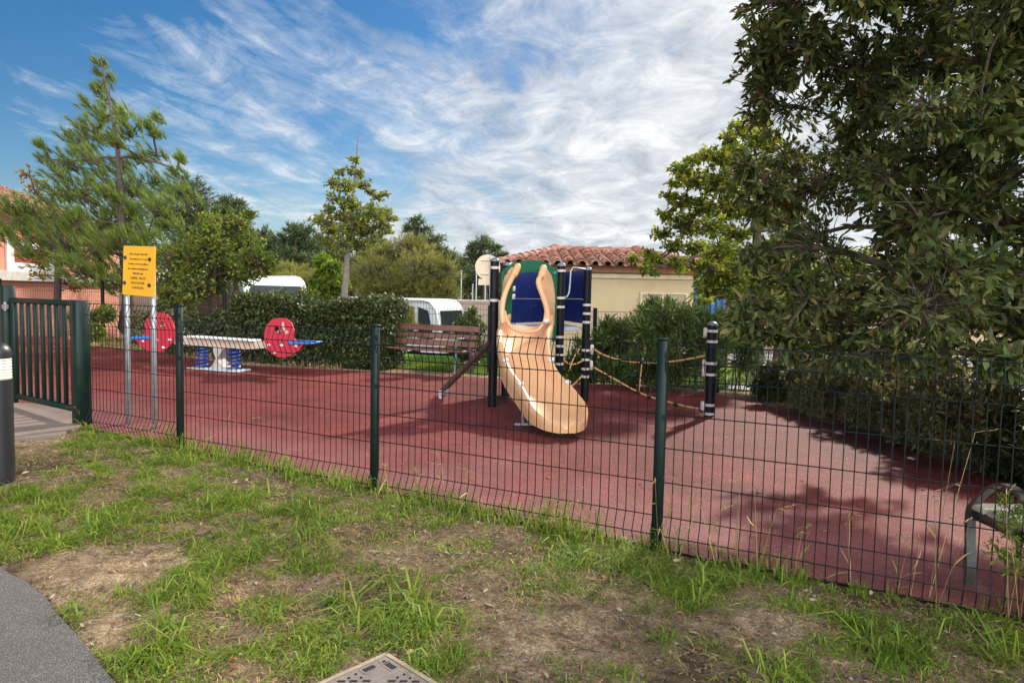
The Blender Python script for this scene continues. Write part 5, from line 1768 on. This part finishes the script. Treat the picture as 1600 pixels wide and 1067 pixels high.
# wind-blown Aleppo pine
PY = 15.4
pb_ = gp(187, 541)
tr = [(Vector((pb_.x, PY, g(pb_.x, PY) - .05)), .15), (at(193, 510, PY), .13), (at(200, 475, PY), .12), (at(197, 430, PY), .105), (at(191, 370, PY), .09), (at(189, 300, PY), .07), (at(184, 230, PY), .05), (at(172, 165, PY), .03), (at(157, 92, PY), .012)]
PC = [(156, 96, 7), (163, 118, 12), (152, 138, 14), (172, 150, 16), (140, 165, 15), (188, 178, 17), (165, 180, 20), (130, 195, 18), (205, 205, 18), (150, 212, 24), (182, 222, 22), (118, 225, 22), (232, 192, 9), (246, 182, 8), (243, 206, 10), (108, 255, 24), (145, 250, 28), (190, 258, 26), (222, 250, 20), (86, 270, 18), (62, 225, 7), (74, 250, 12), (245, 240, 12), (84, 300, 26), (125, 300, 32), (170, 300, 30), (212, 295, 26), (250, 285, 16), (283, 248, 9), (275, 268, 13), (45, 325, 26), (80, 340, 30), (25, 345, 22), (120, 345, 34), (165, 350, 34), (210, 340, 34), (250, 325, 26), (285, 300, 18), (60, 375, 30), (100, 385, 34), (145, 395, 34), (190, 385, 34), (230, 375, 32), (265, 350, 24), (120, 420, 28), (160, 430, 26), (215, 410, 28), (250, 395, 24), (10, 320, 18), (5, 365, 20), (40, 395, 18), (180, 445, 20)]
tree('pine_tree', 'tall windswept green pine tree behind the yellow notice at the left', 'tree', tr,
     [cl(x, y, r, PY, 1.0 if r > 14 else .4, .7) for x, y, r in PC], M['pineneedle'], M['bark'], 105, 46, .19, .012, 'needle', spread=.30, up=.9, twig=.008, sweep=(-.66, -.1, .66), limb_r=.4, drop=.8, curl=.1, tw_min=12)

# thin tree with yellow leaves in front of the pink house
b = gp(92, 522); Y_ = 15.9
tr = [(Vector((at(92, 500, Y_).x, Y_, g(-10, Y_) - .05)), .09), (at(90, 470, Y_), .08), (at(91, 420, Y_), .07), (at(88, 370, Y_), .05), (at(84, 320, Y_), .03)]
tree('small_tree', 'thin tree with sparse yellow leaves in front of the pink house', 'tree', tr, [cl(x, y, r, Y_, .3) for x, y, r in [(62, 412, 18), (100, 405, 16), (112, 435, 18), (75, 390, 20), (95, 360, 22), (60, 350, 18), (118, 450, 10), (55, 300, 14), (40, 270, 16), (65, 290, 14), (60, 430, 10)]], M['yellowleaf'], M['bark'], 40, 5, .07, .05, 'diamond', limb_r=.4, twig=.006, tw_min=14)

# bushy small tree left of the hedge
Y_ = 14.6
tr = [(Vector((at(335, 520, Y_).x, Y_, g(-6, Y_) - .05)), .09), (at(335, 500, Y_), .085), (at(332, 470, Y_), .07), (at(334, 430, Y_), .05), (at(338, 390, Y_), .035), (at(345, 345, Y_), .015)]
tree('broadleaf_tree', 'bushy small green tree with low branches left of the dark hedge', 'tree', tr, [cl(x, y, r, Y_, .8) for x, y, r in
     [(345, 345, 20), (370, 350, 18), (325, 360, 24), (355, 370, 26), (385, 380, 20), (300, 385, 24), (330, 390, 30), (365, 400, 30), (395, 410, 24), (275, 405, 22), (305, 415, 28), (340, 425, 30), (380, 430, 26), (408, 418, 16), (270, 440, 24), (300, 450, 26), (335, 448, 16), (408, 405, 12), (280, 475, 24), (262, 460, 18), (258, 490, 16), (318, 345, 14), (390, 335, 10)]],
     M['smallleaf'], M['bark'], 260, 4, .075, .05, 'diamond', twig=.006, limb_r=.5, tw_min=40, curl=.2)

# lime tree in the middle
Y_ = 16.2
tr = [(Vector((at(538, 505, Y_).x, Y_, g(-4, Y_) - .1)), .10), (at(537, 470, Y_), .085), (at(541, 420, Y_), .07), (at(544, 375, Y_), .06), (at(548, 330, Y_), .045), (at(553, 290, Y_), .03), (at(557, 250, Y_), .018), (at(559, 208, Y_), .006)]
tree('lime_tree', 'slender pale green tree with a bare top shoot behind the dark hedge', 'tree', tr, [cl(x, y, r, Y_, .5, .7) for x, y, r in
     [(548, 265, 12), (530, 270, 10), (562, 272, 9), (540, 290, 16), (565, 288, 11), (520, 285, 9), (528, 310, 14), (548, 318, 16), (590, 308, 10), (600, 305, 9), (512, 328, 14), (535, 340, 20), (560, 340, 20), (582, 330, 16), (602, 330, 12), (505, 345, 14), (520, 360, 20), (548, 362, 22), (575, 358, 20), (598, 350, 15), (610, 340, 10), (530, 380, 16), (560, 382, 18), (585, 376, 14), (498, 342, 9), (513, 378, 11), (602, 362, 9), (578, 300, 8), (555, 250, 7), (525, 395, 10)]],
     M['limeleaf'], M['barkgrey'], 130, 4, .085, .06, 'diamond', twig=.006, limb_r=.45, tw_min=26, curl=.2, drop=.9)

# yellow-green tree right of the house
Y_ = 13.2
tr = [(Vector((at(1187, 590, Y_).x, Y_, g(4, Y_) - .05)), .15), (at(1183, 540, Y_), .13), (at(1180, 480, Y_), .11), (at(1180, 420, Y_), .095), (at(1183, 370, Y_), .08), (at(1184, 320, Y_), .06), (at(1182, 260, Y_), .04), (at(1176, 195, Y_), .015)]
tree('maple_tree', 'yellow green broadleaf tree standing right of the cream house', 'tree', tr, [cl(x, y, r, Y_, .9, .75) for x, y, r in
     [(1176, 183, 11), (1190, 190, 10), (1155, 200, 13), (1140, 215, 14), (1185, 215, 18), (1205, 225, 20), (1120, 245, 18), (1150, 245, 22), (1190, 255, 24), (1095, 245, 14), (1080, 250, 12), (1065, 265, 13), (1055, 285, 14), (1085, 280, 20), (1120, 285, 22), (1160, 290, 24), (1205, 295, 26), (1045, 305, 13), (1065, 315, 20), (1100, 320, 22), (1140, 325, 24), (1180, 330, 22), (1040, 335, 15), (1070, 350, 20), (1110, 355, 22), (1150, 365, 22), (1205, 345, 24), (1035, 365, 12), (1050, 385, 16), (1085, 385, 18), (1125, 395, 22), (1010, 395, 11), (990, 405, 11), (1025, 405, 14), (1060, 412, 14), (1100, 420, 20), (1140, 430, 24), (1015, 420, 12), (1110, 450, 22), (1150, 465, 24), (1200, 440, 26), (1210, 390, 24), (1100, 470, 14), (1220, 480, 24), (1180, 470, 18), (1235, 330, 22), (1235, 420, 22)]],
     M['mapleleaf'], M['bark'], 230, 4, .085, .062, 'diamond', twig=.007, limb_r=.45, tw_min=30, curl=.25)


# the big dark evergreen at the right, overhanging the fence from inside
def big_tree():
    poly = [(1222, -60), (1192, 40), (1168, 128), (1196, 160), (1215, 215), (1190, 300), (1205, 345), (1215, 405), (1180, 470), (1160, 505), (1205, 540), (1290, 556), (1400, 558), (1520, 552), (1640, 560), (1900, 540), (2300, 420), (2400, 100), (2250, -220), (1900, -420), (1500, -330), (1260, -200)]
    base = Vector((4.45, 5.6, g(4, 5) - .05))
    t = thing('evergreen_tree', 'large dark evergreen tree with leathery leaves overhanging the fence at the right', 'tree', base)
    tr = [(base, .19), (base + Vector((-.05, -.02, .6)), .16), (base + Vector((-.02, .0, 1.3)), .15), (base + Vector((-.12, .05, 2.2)), .12), (base + Vector((.05, .1, 3.2)), .085), (base + Vector((.0, .05, 4.3)), .05), (base + Vector((.1, 0, 5.3)), .02)]
    cr = Crown(); cr.mb.tube([p for p, r in tr], [r for p, r in tr], 10)
    rr = random.Random(21)
    cls = []
    px_ = [p[0] for p in poly]; py_ = [p[1] for p in poly]
    tries = 0
    holes = [(1385, 205, 26), (1345, 225, 15), (1465, 138, 20), (1300, 40, 30), (1262, 30, 22), (1235, 330, 14), (1500, 155, 12), (1255, 100, 16), (1310, 265, 14)]
    while len(cls) < 330 and tries < 40000:
        tries += 1
        x = rr.uniform(1160, 2350); y = rr.uniform(-420, 560)
        if not in_poly(np.array([x]), np.array([float(y)]), poly)[0]: continue
        if any((x - a) ** 2 + (y - b) ** 2 < (1.15 * r) ** 2 for a, b, r in holes): continue
        edge = min(1.0, (x - 1150) / 300)
        Y = rr.uniform(5.7 - 2.0 * edge, 5.9 + 1.2 * edge)
        p = at(x, y, Y)
        if fside(p.x, p.y) < .45: continue
        if p.z > 6.2 or (p - (base + Z3 * 2.9)).length > 3.9: continue
        if any((p - q).length < .225 for q, _ in cls): continue
        cls.append((p, rr.uniform(.2, .36)))
    for x, y, Y, r in [(1185, 130, 5.6, .14), (1205, 95, 5.6, .16), (1222, 55, 5.6, .16), (1230, 12, 5.6, .18), (1195, 150, 5.5, .1), (1180, 275, 5.2, .14), (1165, 262, 5.1, .1), (1205, 300, 5.3, .18), (1175, 405, 4.9, .12), (1200, 390, 5.0, .16), (1182, 480, 4.6, .16), (1165, 500, 4.5, .12), (1195, 515, 4.5, .16), (1225, 525, 4.5, .17), (1260, 470, 4.8, .25), (1230, 430, 5.0, .22), (1240, 545, 4.4, .1), (1300, 550, 4.3, .15), (1360, 548, 4.1, .15), (1420, 555, 4.0, .14), (1480, 552, 3.9, .15), (1540, 555, 3.8, .14), (1585, 560, 3.7, .12), (1330, 565, 4.1, .1), (1450, 572, 3.9, .09), (1570, 580, 3.7, .08)]:
        cls.append((at(x, y, Y), r))
    network(cr.mb, tr, [p for p, r in cls], .0055, .6, 1)
    for p, r in cls:
        b, rad = on_trunk(tr, p.z)
        n = int(47 * (r / .3) ** 1.6) + 7
        ks = random.uniform(.75, 1.3)
        cr.clump(p, (r, r, r * .85), int(n / ks), 9, .082 * ks, .028 * ks, .8, .1, .0035, root=b)
    cr.mb.build('trunk', M['bark'], t, smooth=True)
    cr.leaves('crown', M['oakleaf'], t, 'leaf', .22)


big_tree()


# hedges and shrubs --------------------------------------------------------
def shrub(name, label, cat, base, clumps, mat, n, lf, ll, lw, mode='diamond', group=None, stems=5, up=.5, spread=.8, shell=.55, stem_r=.012, roll=1.0, tw_min=20, bark='bark'):
    t = thing(name, label, cat, base, group)
    cr = Crown()
    rb_ = max(np.mean(r) for c, r in clumps)
    for c, r in clumps:
        c = Vector(c)
        b = Vector((base.x + (c.x - base.x) * .55, base.y + (c.y - base.y) * .55, base.z - .03))
        limb(cr.mb, b, c, stem_r, stem_r * .4, .1, 4, 5)
        k = max(tw_min, int(n * (np.mean(r) / rb_) ** 2))
        cr.clump(c, r, k, lf, ll, lw, spread, up, stem_r * .3, None, twigs=True, shell=shell)
    cr.mb.build('stem', M[bark], t)
    cr.leaves('foliage', mat, t, mode, .2, roll)
    return t


def hedge():
    base = Vector((-3.9, 13.0, g(-3.9, 13)))
    t = thing('hedge', 'clipped dark green hedge behind the red bird see-saw', 'hedge', base)
    cr = Crown()
    p0 = Vector((at(388, 560, 13.35).x, 13.35, 0)); p1 = Vector((at(616, 570, 12.85).x, 12.85, 0))
    u = (p1 - p0); L = u.length; u.normalize(); n = Vector((u.y, -u.x, 0))
    N = 9500
    a = RS.rand(N); face = RS.rand(N)
    w = .5
    h0 = 1.12 + .06 * np.sin(a * 9) + .1 * (fbm(a * 7, a * 0, 3) - .5)
    d = np.where(face < .62, w + RS.normal(0, .05, N), np.where(face < .9, RS.uniform(-w, w, N), -w + RS.normal(0, .05, N)))
    z = np.where((face >= .62) & (face < .9), h0 + RS.normal(0, .05, N), RS.uniform(0.02, 1, N) * h0)
    d = d + .14 * (fbm(a * 16, z * 4, 5) - .5)
    endm = RS.rand(N) < .14
    rr_ = RS.rand(N)
    a = np.where(endm, np.where(rr_ < .3, 0, 1) + RS.normal(0, .012, N), a)
    d = np.where(endm, RS.uniform(-w, w, N), d)
    P = np.stack([p0.x + u.x * L * a + n.x * d, p0.y + u.y * L * a + n.y * d, 0 * a], 1)
    P[:, 2] = gnp(P[:, 0], P[:, 1]) + z
    D = np.stack([n.x * np.sign(d) * .7 + u.x * 0, n.y * np.sign(d) * .7, .35 + (z > h0 * .9) * .7], 1)
    k = 5
    D = unit(np.repeat(D, k, 0) + RS.normal(0, .65, (N * k, 3))); P = np.repeat(P, k, 0) + RS.normal(0, .03, (N * k, 3)) - D * .03
    cr.P.append(P); cr.D.append(D); cr.L.append(RS.uniform(.05, .10, len(P))); cr.W.append(RS.uniform(.03, .05, len(P)))
    # inner twigs so the hedge is dense inside
    for i in range(90):
        q = p0 + u * random.uniform(.05, L - .05) + n * random.uniform(-.3, .3); q.z = g(q.x, q.y) - .02
        q2 = q + Vector((random.uniform(-.25, .25), random.uniform(-.2, .2), random.uniform(.7, 1.05)))
        limb(cr.mb, q, q2, .014, .004, .1, 4, 4)
        m = 40
        PP = np.array(q2)[None] * 1.0 - np.array([[0, 0, 1.0]]) * RS.rand(m, 1) * .95 + RS.normal(0, .12, (m, 3))
        PP[:, 2] = np.maximum(PP[:, 2], q.z)
        cr.P.append(PP); cr.D.append(RS.normal(size=(m, 3))); cr.L.append(RS.uniform(.09, .15, m)); cr.W.append(RS.uniform(.06, .09, m))
    cr.mb.build('stem', M['bark'], t)
    cr.leaves('foliage', M['hedgeleaf'], t, 'diamond', .2)


hedge()


def pxshrub(name, label, cat, Y, items, mat, n, lf, ll, lw, dy=.35, bottom=None, **kw):
    cls = [cl(x, y, r, Y, dy, kw.pop('sq', .9) if 'sq' in kw else .9) for x, y, r in items]
    cx = sum(c.x for c, r in cls) / len(cls); cy = sum(c.y for c, r in cls) / len(cls)
    return shrub(name, label, cat, Vector((cx, cy, g(cx, cy))), cls, M[mat], n, lf, ll, lw, **kw)


# shrubs under the small tree, left of the hedge
pxshrub('shrub', 'low dark shrub under the bushy tree left of the hedge', 'shrub', 13.6, [(300, 505, 20), (325, 515, 22), (350, 510, 22), (370, 500, 20), (300, 535, 20), (330, 545, 22), (360, 545, 24), (275, 535, 16)], 'hedgeleaf', 260, 5, .08, .045)
pxshrub('shrub', 'loose brownish shrub on the strip left of the see-saw', 'shrub', 14.3, [(225, 500, 18), (250, 515, 20), (240, 540, 18), (270, 500, 16), (215, 530, 14), (265, 545, 14)], 'brownleaf', 160, 5, .08, .04)
pxshrub('shrub', 'leafy green shrub against the fence beside the leaning pine trunk', 'shrub', 14.6, [(140, 500, 14), (150, 520, 15), (165, 490, 13), (128, 515, 12), (118, 495, 10)], 'smallleaf', 160, 5, .08, .04)
pxshrub('shrub', 'pale green shrub rising behind the left end of the hedge', 'shrub', 14.5, [(445, 468, 14), (478, 462, 15), (425, 480, 14), (460, 480, 16)], 'limeleaf', 200, 5, .11, .03)
# olive feathery tamarisks behind the hedge
for i, (lab, Y, items) in enumerate([('tall feathery olive bush right of the slender tree trunk', 22.6, [(640, 385, 22), (665, 395, 22), (625, 410, 26), (655, 420, 30), (690, 425, 24), (610, 440, 26), (640, 450, 30), (675, 450, 28), (700, 455, 18), (618, 475, 22)]),
                                     ('feathery olive bush between hedge and slender tree', 23.0, [(575, 400, 22), (600, 395, 20), (585, 425, 28), (560, 440, 24), (600, 450, 26), (575, 460, 22)]),
                                     ('low grey green feathery bush left of the slender tree', 23.4, [(450, 425, 18), (475, 430, 20), (455, 445, 20), (490, 445, 20), (435, 440, 14)])]):
    pxshrub('tamarisk_bush', lab, 'bush', Y, items, 'tamarisk', 420, 12, .17, .010, dy=.8, mode='needle', group='feathery bushes behind the hedge', spread=.45, up=.8, shell=.2, stem_r=.02)
pxshrub('tamarisk_bush', 'wispy olive bush hanging in front of the white van', 'bush', 17.2, [(634, 482, 10), (640, 500, 12), (626, 500, 15), (618, 474, 14)], 'tamarisk', 120, 12, .15, .009, dy=.3, mode='needle', group='feathery bushes behind the hedge', spread=.45, up=.8, shell=.2, stem_r=.015)
pxshrub('young_tree', 'fresh green young tree left of the slender trunk behind the hedge', 'tree', 19.0, [(505, 410, 16), (520, 418, 16), (510, 430, 18), (498, 445, 18), (520, 445, 18), (510, 465, 18)], 'brightleaf', 300, 5, .1, .06, dy=.4, stem_r=.03)
pxshrub('shrub', 'dark green shrub between the brown bench and the road sign', 'shrub', 13.4, [(735, 500, 13), (722, 512, 12), (748, 512, 12), (735, 528, 16), (720, 545, 16), (748, 545, 15), (735, 560, 14), (738, 485, 7)], 'oleanderleaf', 180, 6, .07, .03, dy=.2)
# oleanders
for i, (lab, items, Y) in enumerate([('oleander shrub next to the play tower, lowest of the row', [(950, 505, 14), (965, 520, 22), (945, 545, 20), (975, 550, 26), (955, 575, 24), (985, 580, 22), (940, 525, 12), (975, 515, 12), (905, 558, 17), (918, 545, 14), (893, 576, 14), (922, 575, 16), (905, 535, 10)], 11.6),
                                     ('tall oleander shrub under the shuttered window', [(1010, 488, 16), (1035, 490, 16), (1000, 510, 22), (1030, 515, 24), (1015, 545, 28), (1045, 545, 26), (1015, 575, 26), (1045, 580, 24), (1022, 474, 8), (1048, 478, 8)], 10.9),
                                     ('dense oleander shrub behind the short black post', [(1065, 485, 16), (1090, 490, 18), (1075, 510, 24), (1105, 505, 22), (1085, 540, 28), (1115, 535, 24), (1080, 575, 26), (1110, 570, 22), (1125, 495, 16)], 10.7),
                                     ('oleander shrub at the trunk of the yellow green tree', [(1140, 500, 18), (1160, 505, 18), (1150, 530, 22), (1172, 540, 20), (1145, 520, 18), (1165, 565, 14)], 10.9)]):
    pxshrub('oleander_shrub', lab, 'shrub', Y, items, 'oleanderleaf', 120, 7, .15, .023, dy=.6, mode='leaf', group='oleanders along the back fence', up=1.3, spread=.5, shell=.3, stem_r=.012, roll=1.6)
# brownish shrub border on the right
SB = [(3.95, 10.1, .62, .30, 'low dark shrub at the far end of the right border'), (4.15, 9.1, .85, .42, 'brownish shrub second from the far end of the right border'), (4.25, 8.2, .92, .5, 'tall purplish brown shrub in the middle of the right border'), (4.35, 7.3, .95, .5, 'pale brown shrub just left of the overhanging evergreen branches'), (4.4, 6.4, .98, .5, 'brown shrub under the lowest evergreen branches'), (4.45, 5.5, .95, .5, 'dark shrub nearest the right bench'), (4.5, 4.6, .9, .45, 'shrub beyond the right frame edge beside the bench')]
for i, (x, y, h, w, lab) in enumerate(SB):
    cls = []
    for k in range(16):
        a = random.uniform(0, 2 * PI); q = random.random() ** .5
        zz = random.uniform(.12, .8) * h
        rr = random.uniform(.17, .27) * (h / .9)
        cls.append((Vector((x + w * q * math.cos(a) * .9, y + .62 * q * math.sin(a), g(x, y) + zz)), (rr, rr, rr * .9)))
    shrub('border_shrub', lab, 'shrub', Vector((x, y, g(x, y))), cls, M['brownleaf' if i in (1, 2, 3, 4) else 'hedgeleaf'], 150, 8, .075, .02, 'leaf', 'shrubs of the right border', up=.6, spread=.7, shell=.5, stem_r=.008)
# plants near the right bench
wp = FC + FDIR * 2.36 + FN * .1
shrub('feathery_weed', 'bright feathery green weed growing through the fence at the right bench', 'plant', Vector((wp.x, wp.y, g(wp.x, wp.y))), [(at(x, y, 3.15 + d), (.05, .05, .06)) for x, y, d in [(1575, 820, 0), (1590, 850, .03), (1560, 860, .05), (1600, 800, 0), (1580, 880, .02), (1610, 830, .02), (1572, 790, .06)]], M['brightleaf'], 26, 7, .03, .006, 'leaf', up=.8, stem_r=.003, shell=.2)

# dark pines and broadleaf trees of the background
BG = [('dark pine behind the windswept pine, tallest of the far trees', 28, 292, [(292, 283, 20), (275, 300, 22), (305, 305, 24), (285, 330, 28), (315, 335, 22), (265, 340, 24), (300, 365, 28), (280, 400, 30), (310, 400, 26), (290, 440, 30)], 'darkneedle'),
      ('dark pine crown rising above the bushy small tree', 26, 360, [(355, 318, 14), (372, 320, 12), (345, 330, 14), (375, 340, 16), (355, 355, 18), (380, 365, 14), (365, 395, 22), (350, 430, 26)], 'darkneedle'),
      ('dark pine left of the two pines behind the hedge', 34, 410, [(412, 366, 13), (402, 378, 12), (420, 385, 14), (400, 400, 16), (420, 410, 16), (410, 440, 22)], 'darkneedle'),
      ('broad dark pine behind the hedge', 33, 462, [(455, 357, 13), (475, 362, 13), (440, 375, 14), (465, 380, 20), (488, 385, 16), (445, 400, 20), (475, 410, 22), (450, 430, 24), (485, 435, 22)], 'darkneedle'),
      ('lone pine with open crown right of the slender tree', 36, 655, [(650, 345, 10), (640, 357, 11), (662, 358, 12), (650, 372, 14), (675, 375, 13), (635, 380, 9), (660, 392, 14), (682, 390, 9), (640, 400, 12), (665, 415, 18), (650, 440, 22)], 'darkneedle'),
      ('rounded dark green tree sloping down beside the lone pine', 40, 705, [(690, 395, 11), (705, 400, 13), (718, 412, 13), (695, 418, 15), (715, 435, 16), (730, 440, 12), (700, 445, 18)], 'darkneedle'),
      ('dark pine directly behind the round road sign', 38, 757, [(738, 385, 12), (755, 380, 13), (772, 386, 12), (745, 400, 16), (768, 402, 16), (785, 400, 10), (750, 425, 18), (775, 428, 18), (735, 440, 16), (760, 450, 18), (790, 445, 16)], 'darkneedle'),
      ('dark tree behind the feathery olive bushes', 36, 600, [(590, 400, 18), (610, 410, 18), (575, 425, 20), (605, 440, 22), (625, 425, 18)], 'darkneedle'),
      ('dark tree seen low between the slender trunk and the hedge', 37, 535, [(525, 395, 18), (545, 410, 20), (520, 425, 20), (555, 435, 20), (535, 450, 20)], 'darkneedle'),
      ('dark pine standing just right of the small bushy tree', 40, 440, [(432, 385, 14), (448, 392, 15), (425, 402, 16), (440, 412, 18), (455, 425, 18), (428, 440, 18)], 'darkneedle'),
      ('dark pine hidden behind the left side of the slender tree', 42, 503, [(500, 372, 13), (512, 380, 14), (492, 388, 14), (508, 400, 18), (490, 415, 18), (515, 430, 20), (495, 445, 18)], 'darkneedle'),
      ('dark pine hidden behind the right side of the slender tree', 43, 580, [(575, 388, 13), (592, 384, 13), (565, 402, 16), (585, 410, 18), (602, 402, 14), (575, 435, 20)], 'darkneedle'),
      ('dark pine between the lone pine and the rounded dark tree', 44, 680, [(678, 402, 12), (690, 410, 13), (668, 415, 14), (683, 428, 16), (700, 432, 14), (672, 445, 18)], 'darkneedle'),
      ('low dark pine between the rounded dark tree and the road sign', 45, 728, [(722, 408, 11), (735, 412, 11), (728, 424, 14), (742, 430, 13), (718, 440, 14), (735, 448, 15)], 'darkneedle'),
      ('green tree behind the parked motorhome', 30, 410, [(395, 405, 14), (425, 410, 14), (445, 425, 16), (410, 420, 16)], 'darkneedle'),
      ('leafy tree behind the right corner of the cream house', 24, 1130, [(1105, 405, 24), (1130, 390, 26), (1150, 420, 30), (1115, 440, 26), (1140, 460, 28), (1165, 450, 26), (1180, 410, 24)], 'smallleaf'),
      ('leafy tree behind the yellow green tree at the right', 24, 1220, [(1205, 400, 26), (1235, 390, 30), (1220, 430, 30), (1250, 440, 30), (1215, 470, 28), (1260, 480, 28)], 'smallleaf'),
      ('dark tree behind the middle of the big evergreen', 22, 1330, [(1300, 420, 34), (1340, 410, 34), (1375, 430, 34), (1320, 460, 34), (1360, 480, 34), (1300, 500, 28)], 'smallleaf'),
      ('green tree behind the right side of the big evergreen', 22, 1480, [(1430, 430, 34), (1470, 420, 36), (1510, 430, 36), (1450, 470, 36), (1500, 480, 36)], 'smallleaf'),
      ('green tree at the right edge beyond the big evergreen', 20, 1600, [(1560, 440, 36), (1600, 430, 40), (1640, 450, 36), (1580, 490, 36), (1630, 500, 36)], 'smallleaf')]
for lab, Y, tx, items, mt in BG:
    b = at(tx, 470, Y); zg = g(b.x, Y)
    top = min(y for _, y, _ in items)
    tr = [(Vector((b.x, Y, zg)), .22), (Vector((b.x + .05, Y, zg + 1.2)), .18), (at(tx, (460 + top) / 2, Y), .13), (at(tx, top + 12, Y), .04)]
    if tr[2][0].z < tr[1][0].z + .2: tr[1] = (Vector((b.x, Y, (tr[2][0].z + zg) / 2)), .18)
    if mt == 'darkneedle':
        tree('pine_tree', lab, 'tree', tr, [cl(x, y, r, Y, .9, .75) for x, y, r in items], M[mt], M['bark'], 170, 9, .26, .045, 'needle', group='trees beyond the parking lot', spread=.75, up=.7, twig=.012, limb_r=.5, tw_min=50, shell=.3)
    else:
        tree('broadleaf_tree', lab, 'tree', tr, [cl(x, y, r, Y, .9, .8) for x, y, r in items], M[mt], M['bark'], 220, 5, .15, .1, 'diamond', group='trees beyond the parking lot', twig=.01, limb_r=.5, tw_min=60, shell=.3)
# far-off wood that closes the horizon
def far_wood():
    cr = Crown()
    for i in range(120):
        x = -75 + 150 * i / 119 + random.uniform(-1, 1); y = 62 + random.uniform(-6, 10)
        h = random.uniform(2.6, 4.6)
        for k in range(4):
            c = (x + random.uniform(-1.6, 1.6), y + random.uniform(-1, 1), g(0, 60) + h * (.2 + .22 * k))
            cr.clump(c, (1.5, 1.3, 1.0), 60, 5, .5, .22, .8, .5, twigs=False, shell=.5)
    o = cr.leaves('far_wood', M['darkneedle'], None, 'diamond', .2)
    tag(o, 'dark far off wood along the horizon beyond the parking lot', 'wood', kind='stuff')


far_wood()
# grass verge under the back fence and shrubs on the left strip
def strip_grass():
    n = 9000
    t = RS.rand(n); x = -11.5 + 8.5 * t; y = 15.6 - 2.6 * t + RS.uniform(-.9, 1.2, n)
    ok = ~in_poly(x, y, RED); x, y = x[ok], y[ok]
    a = RS.uniform(0, 2 * PI, len(x)); th = np.abs(RS.normal(.6, .4, len(x)))
    D = np.stack([np.cos(a) * np.sin(th), np.sin(a) * np.sin(th), np.maximum(.1, np.cos(th))], 1)
    V, tr, q = leaf_geo(np.stack([x, y, gnp(x, y)], 1), D, RS.uniform(.06, .2, len(x)), .014, .6, 'blade', .4)
    tag(np_obj('strip_grass', V, tr, q, M['drygrass']), 'dry tan grass on the strip behind the see-saw', 'grass', kind='stuff')


strip_grass()
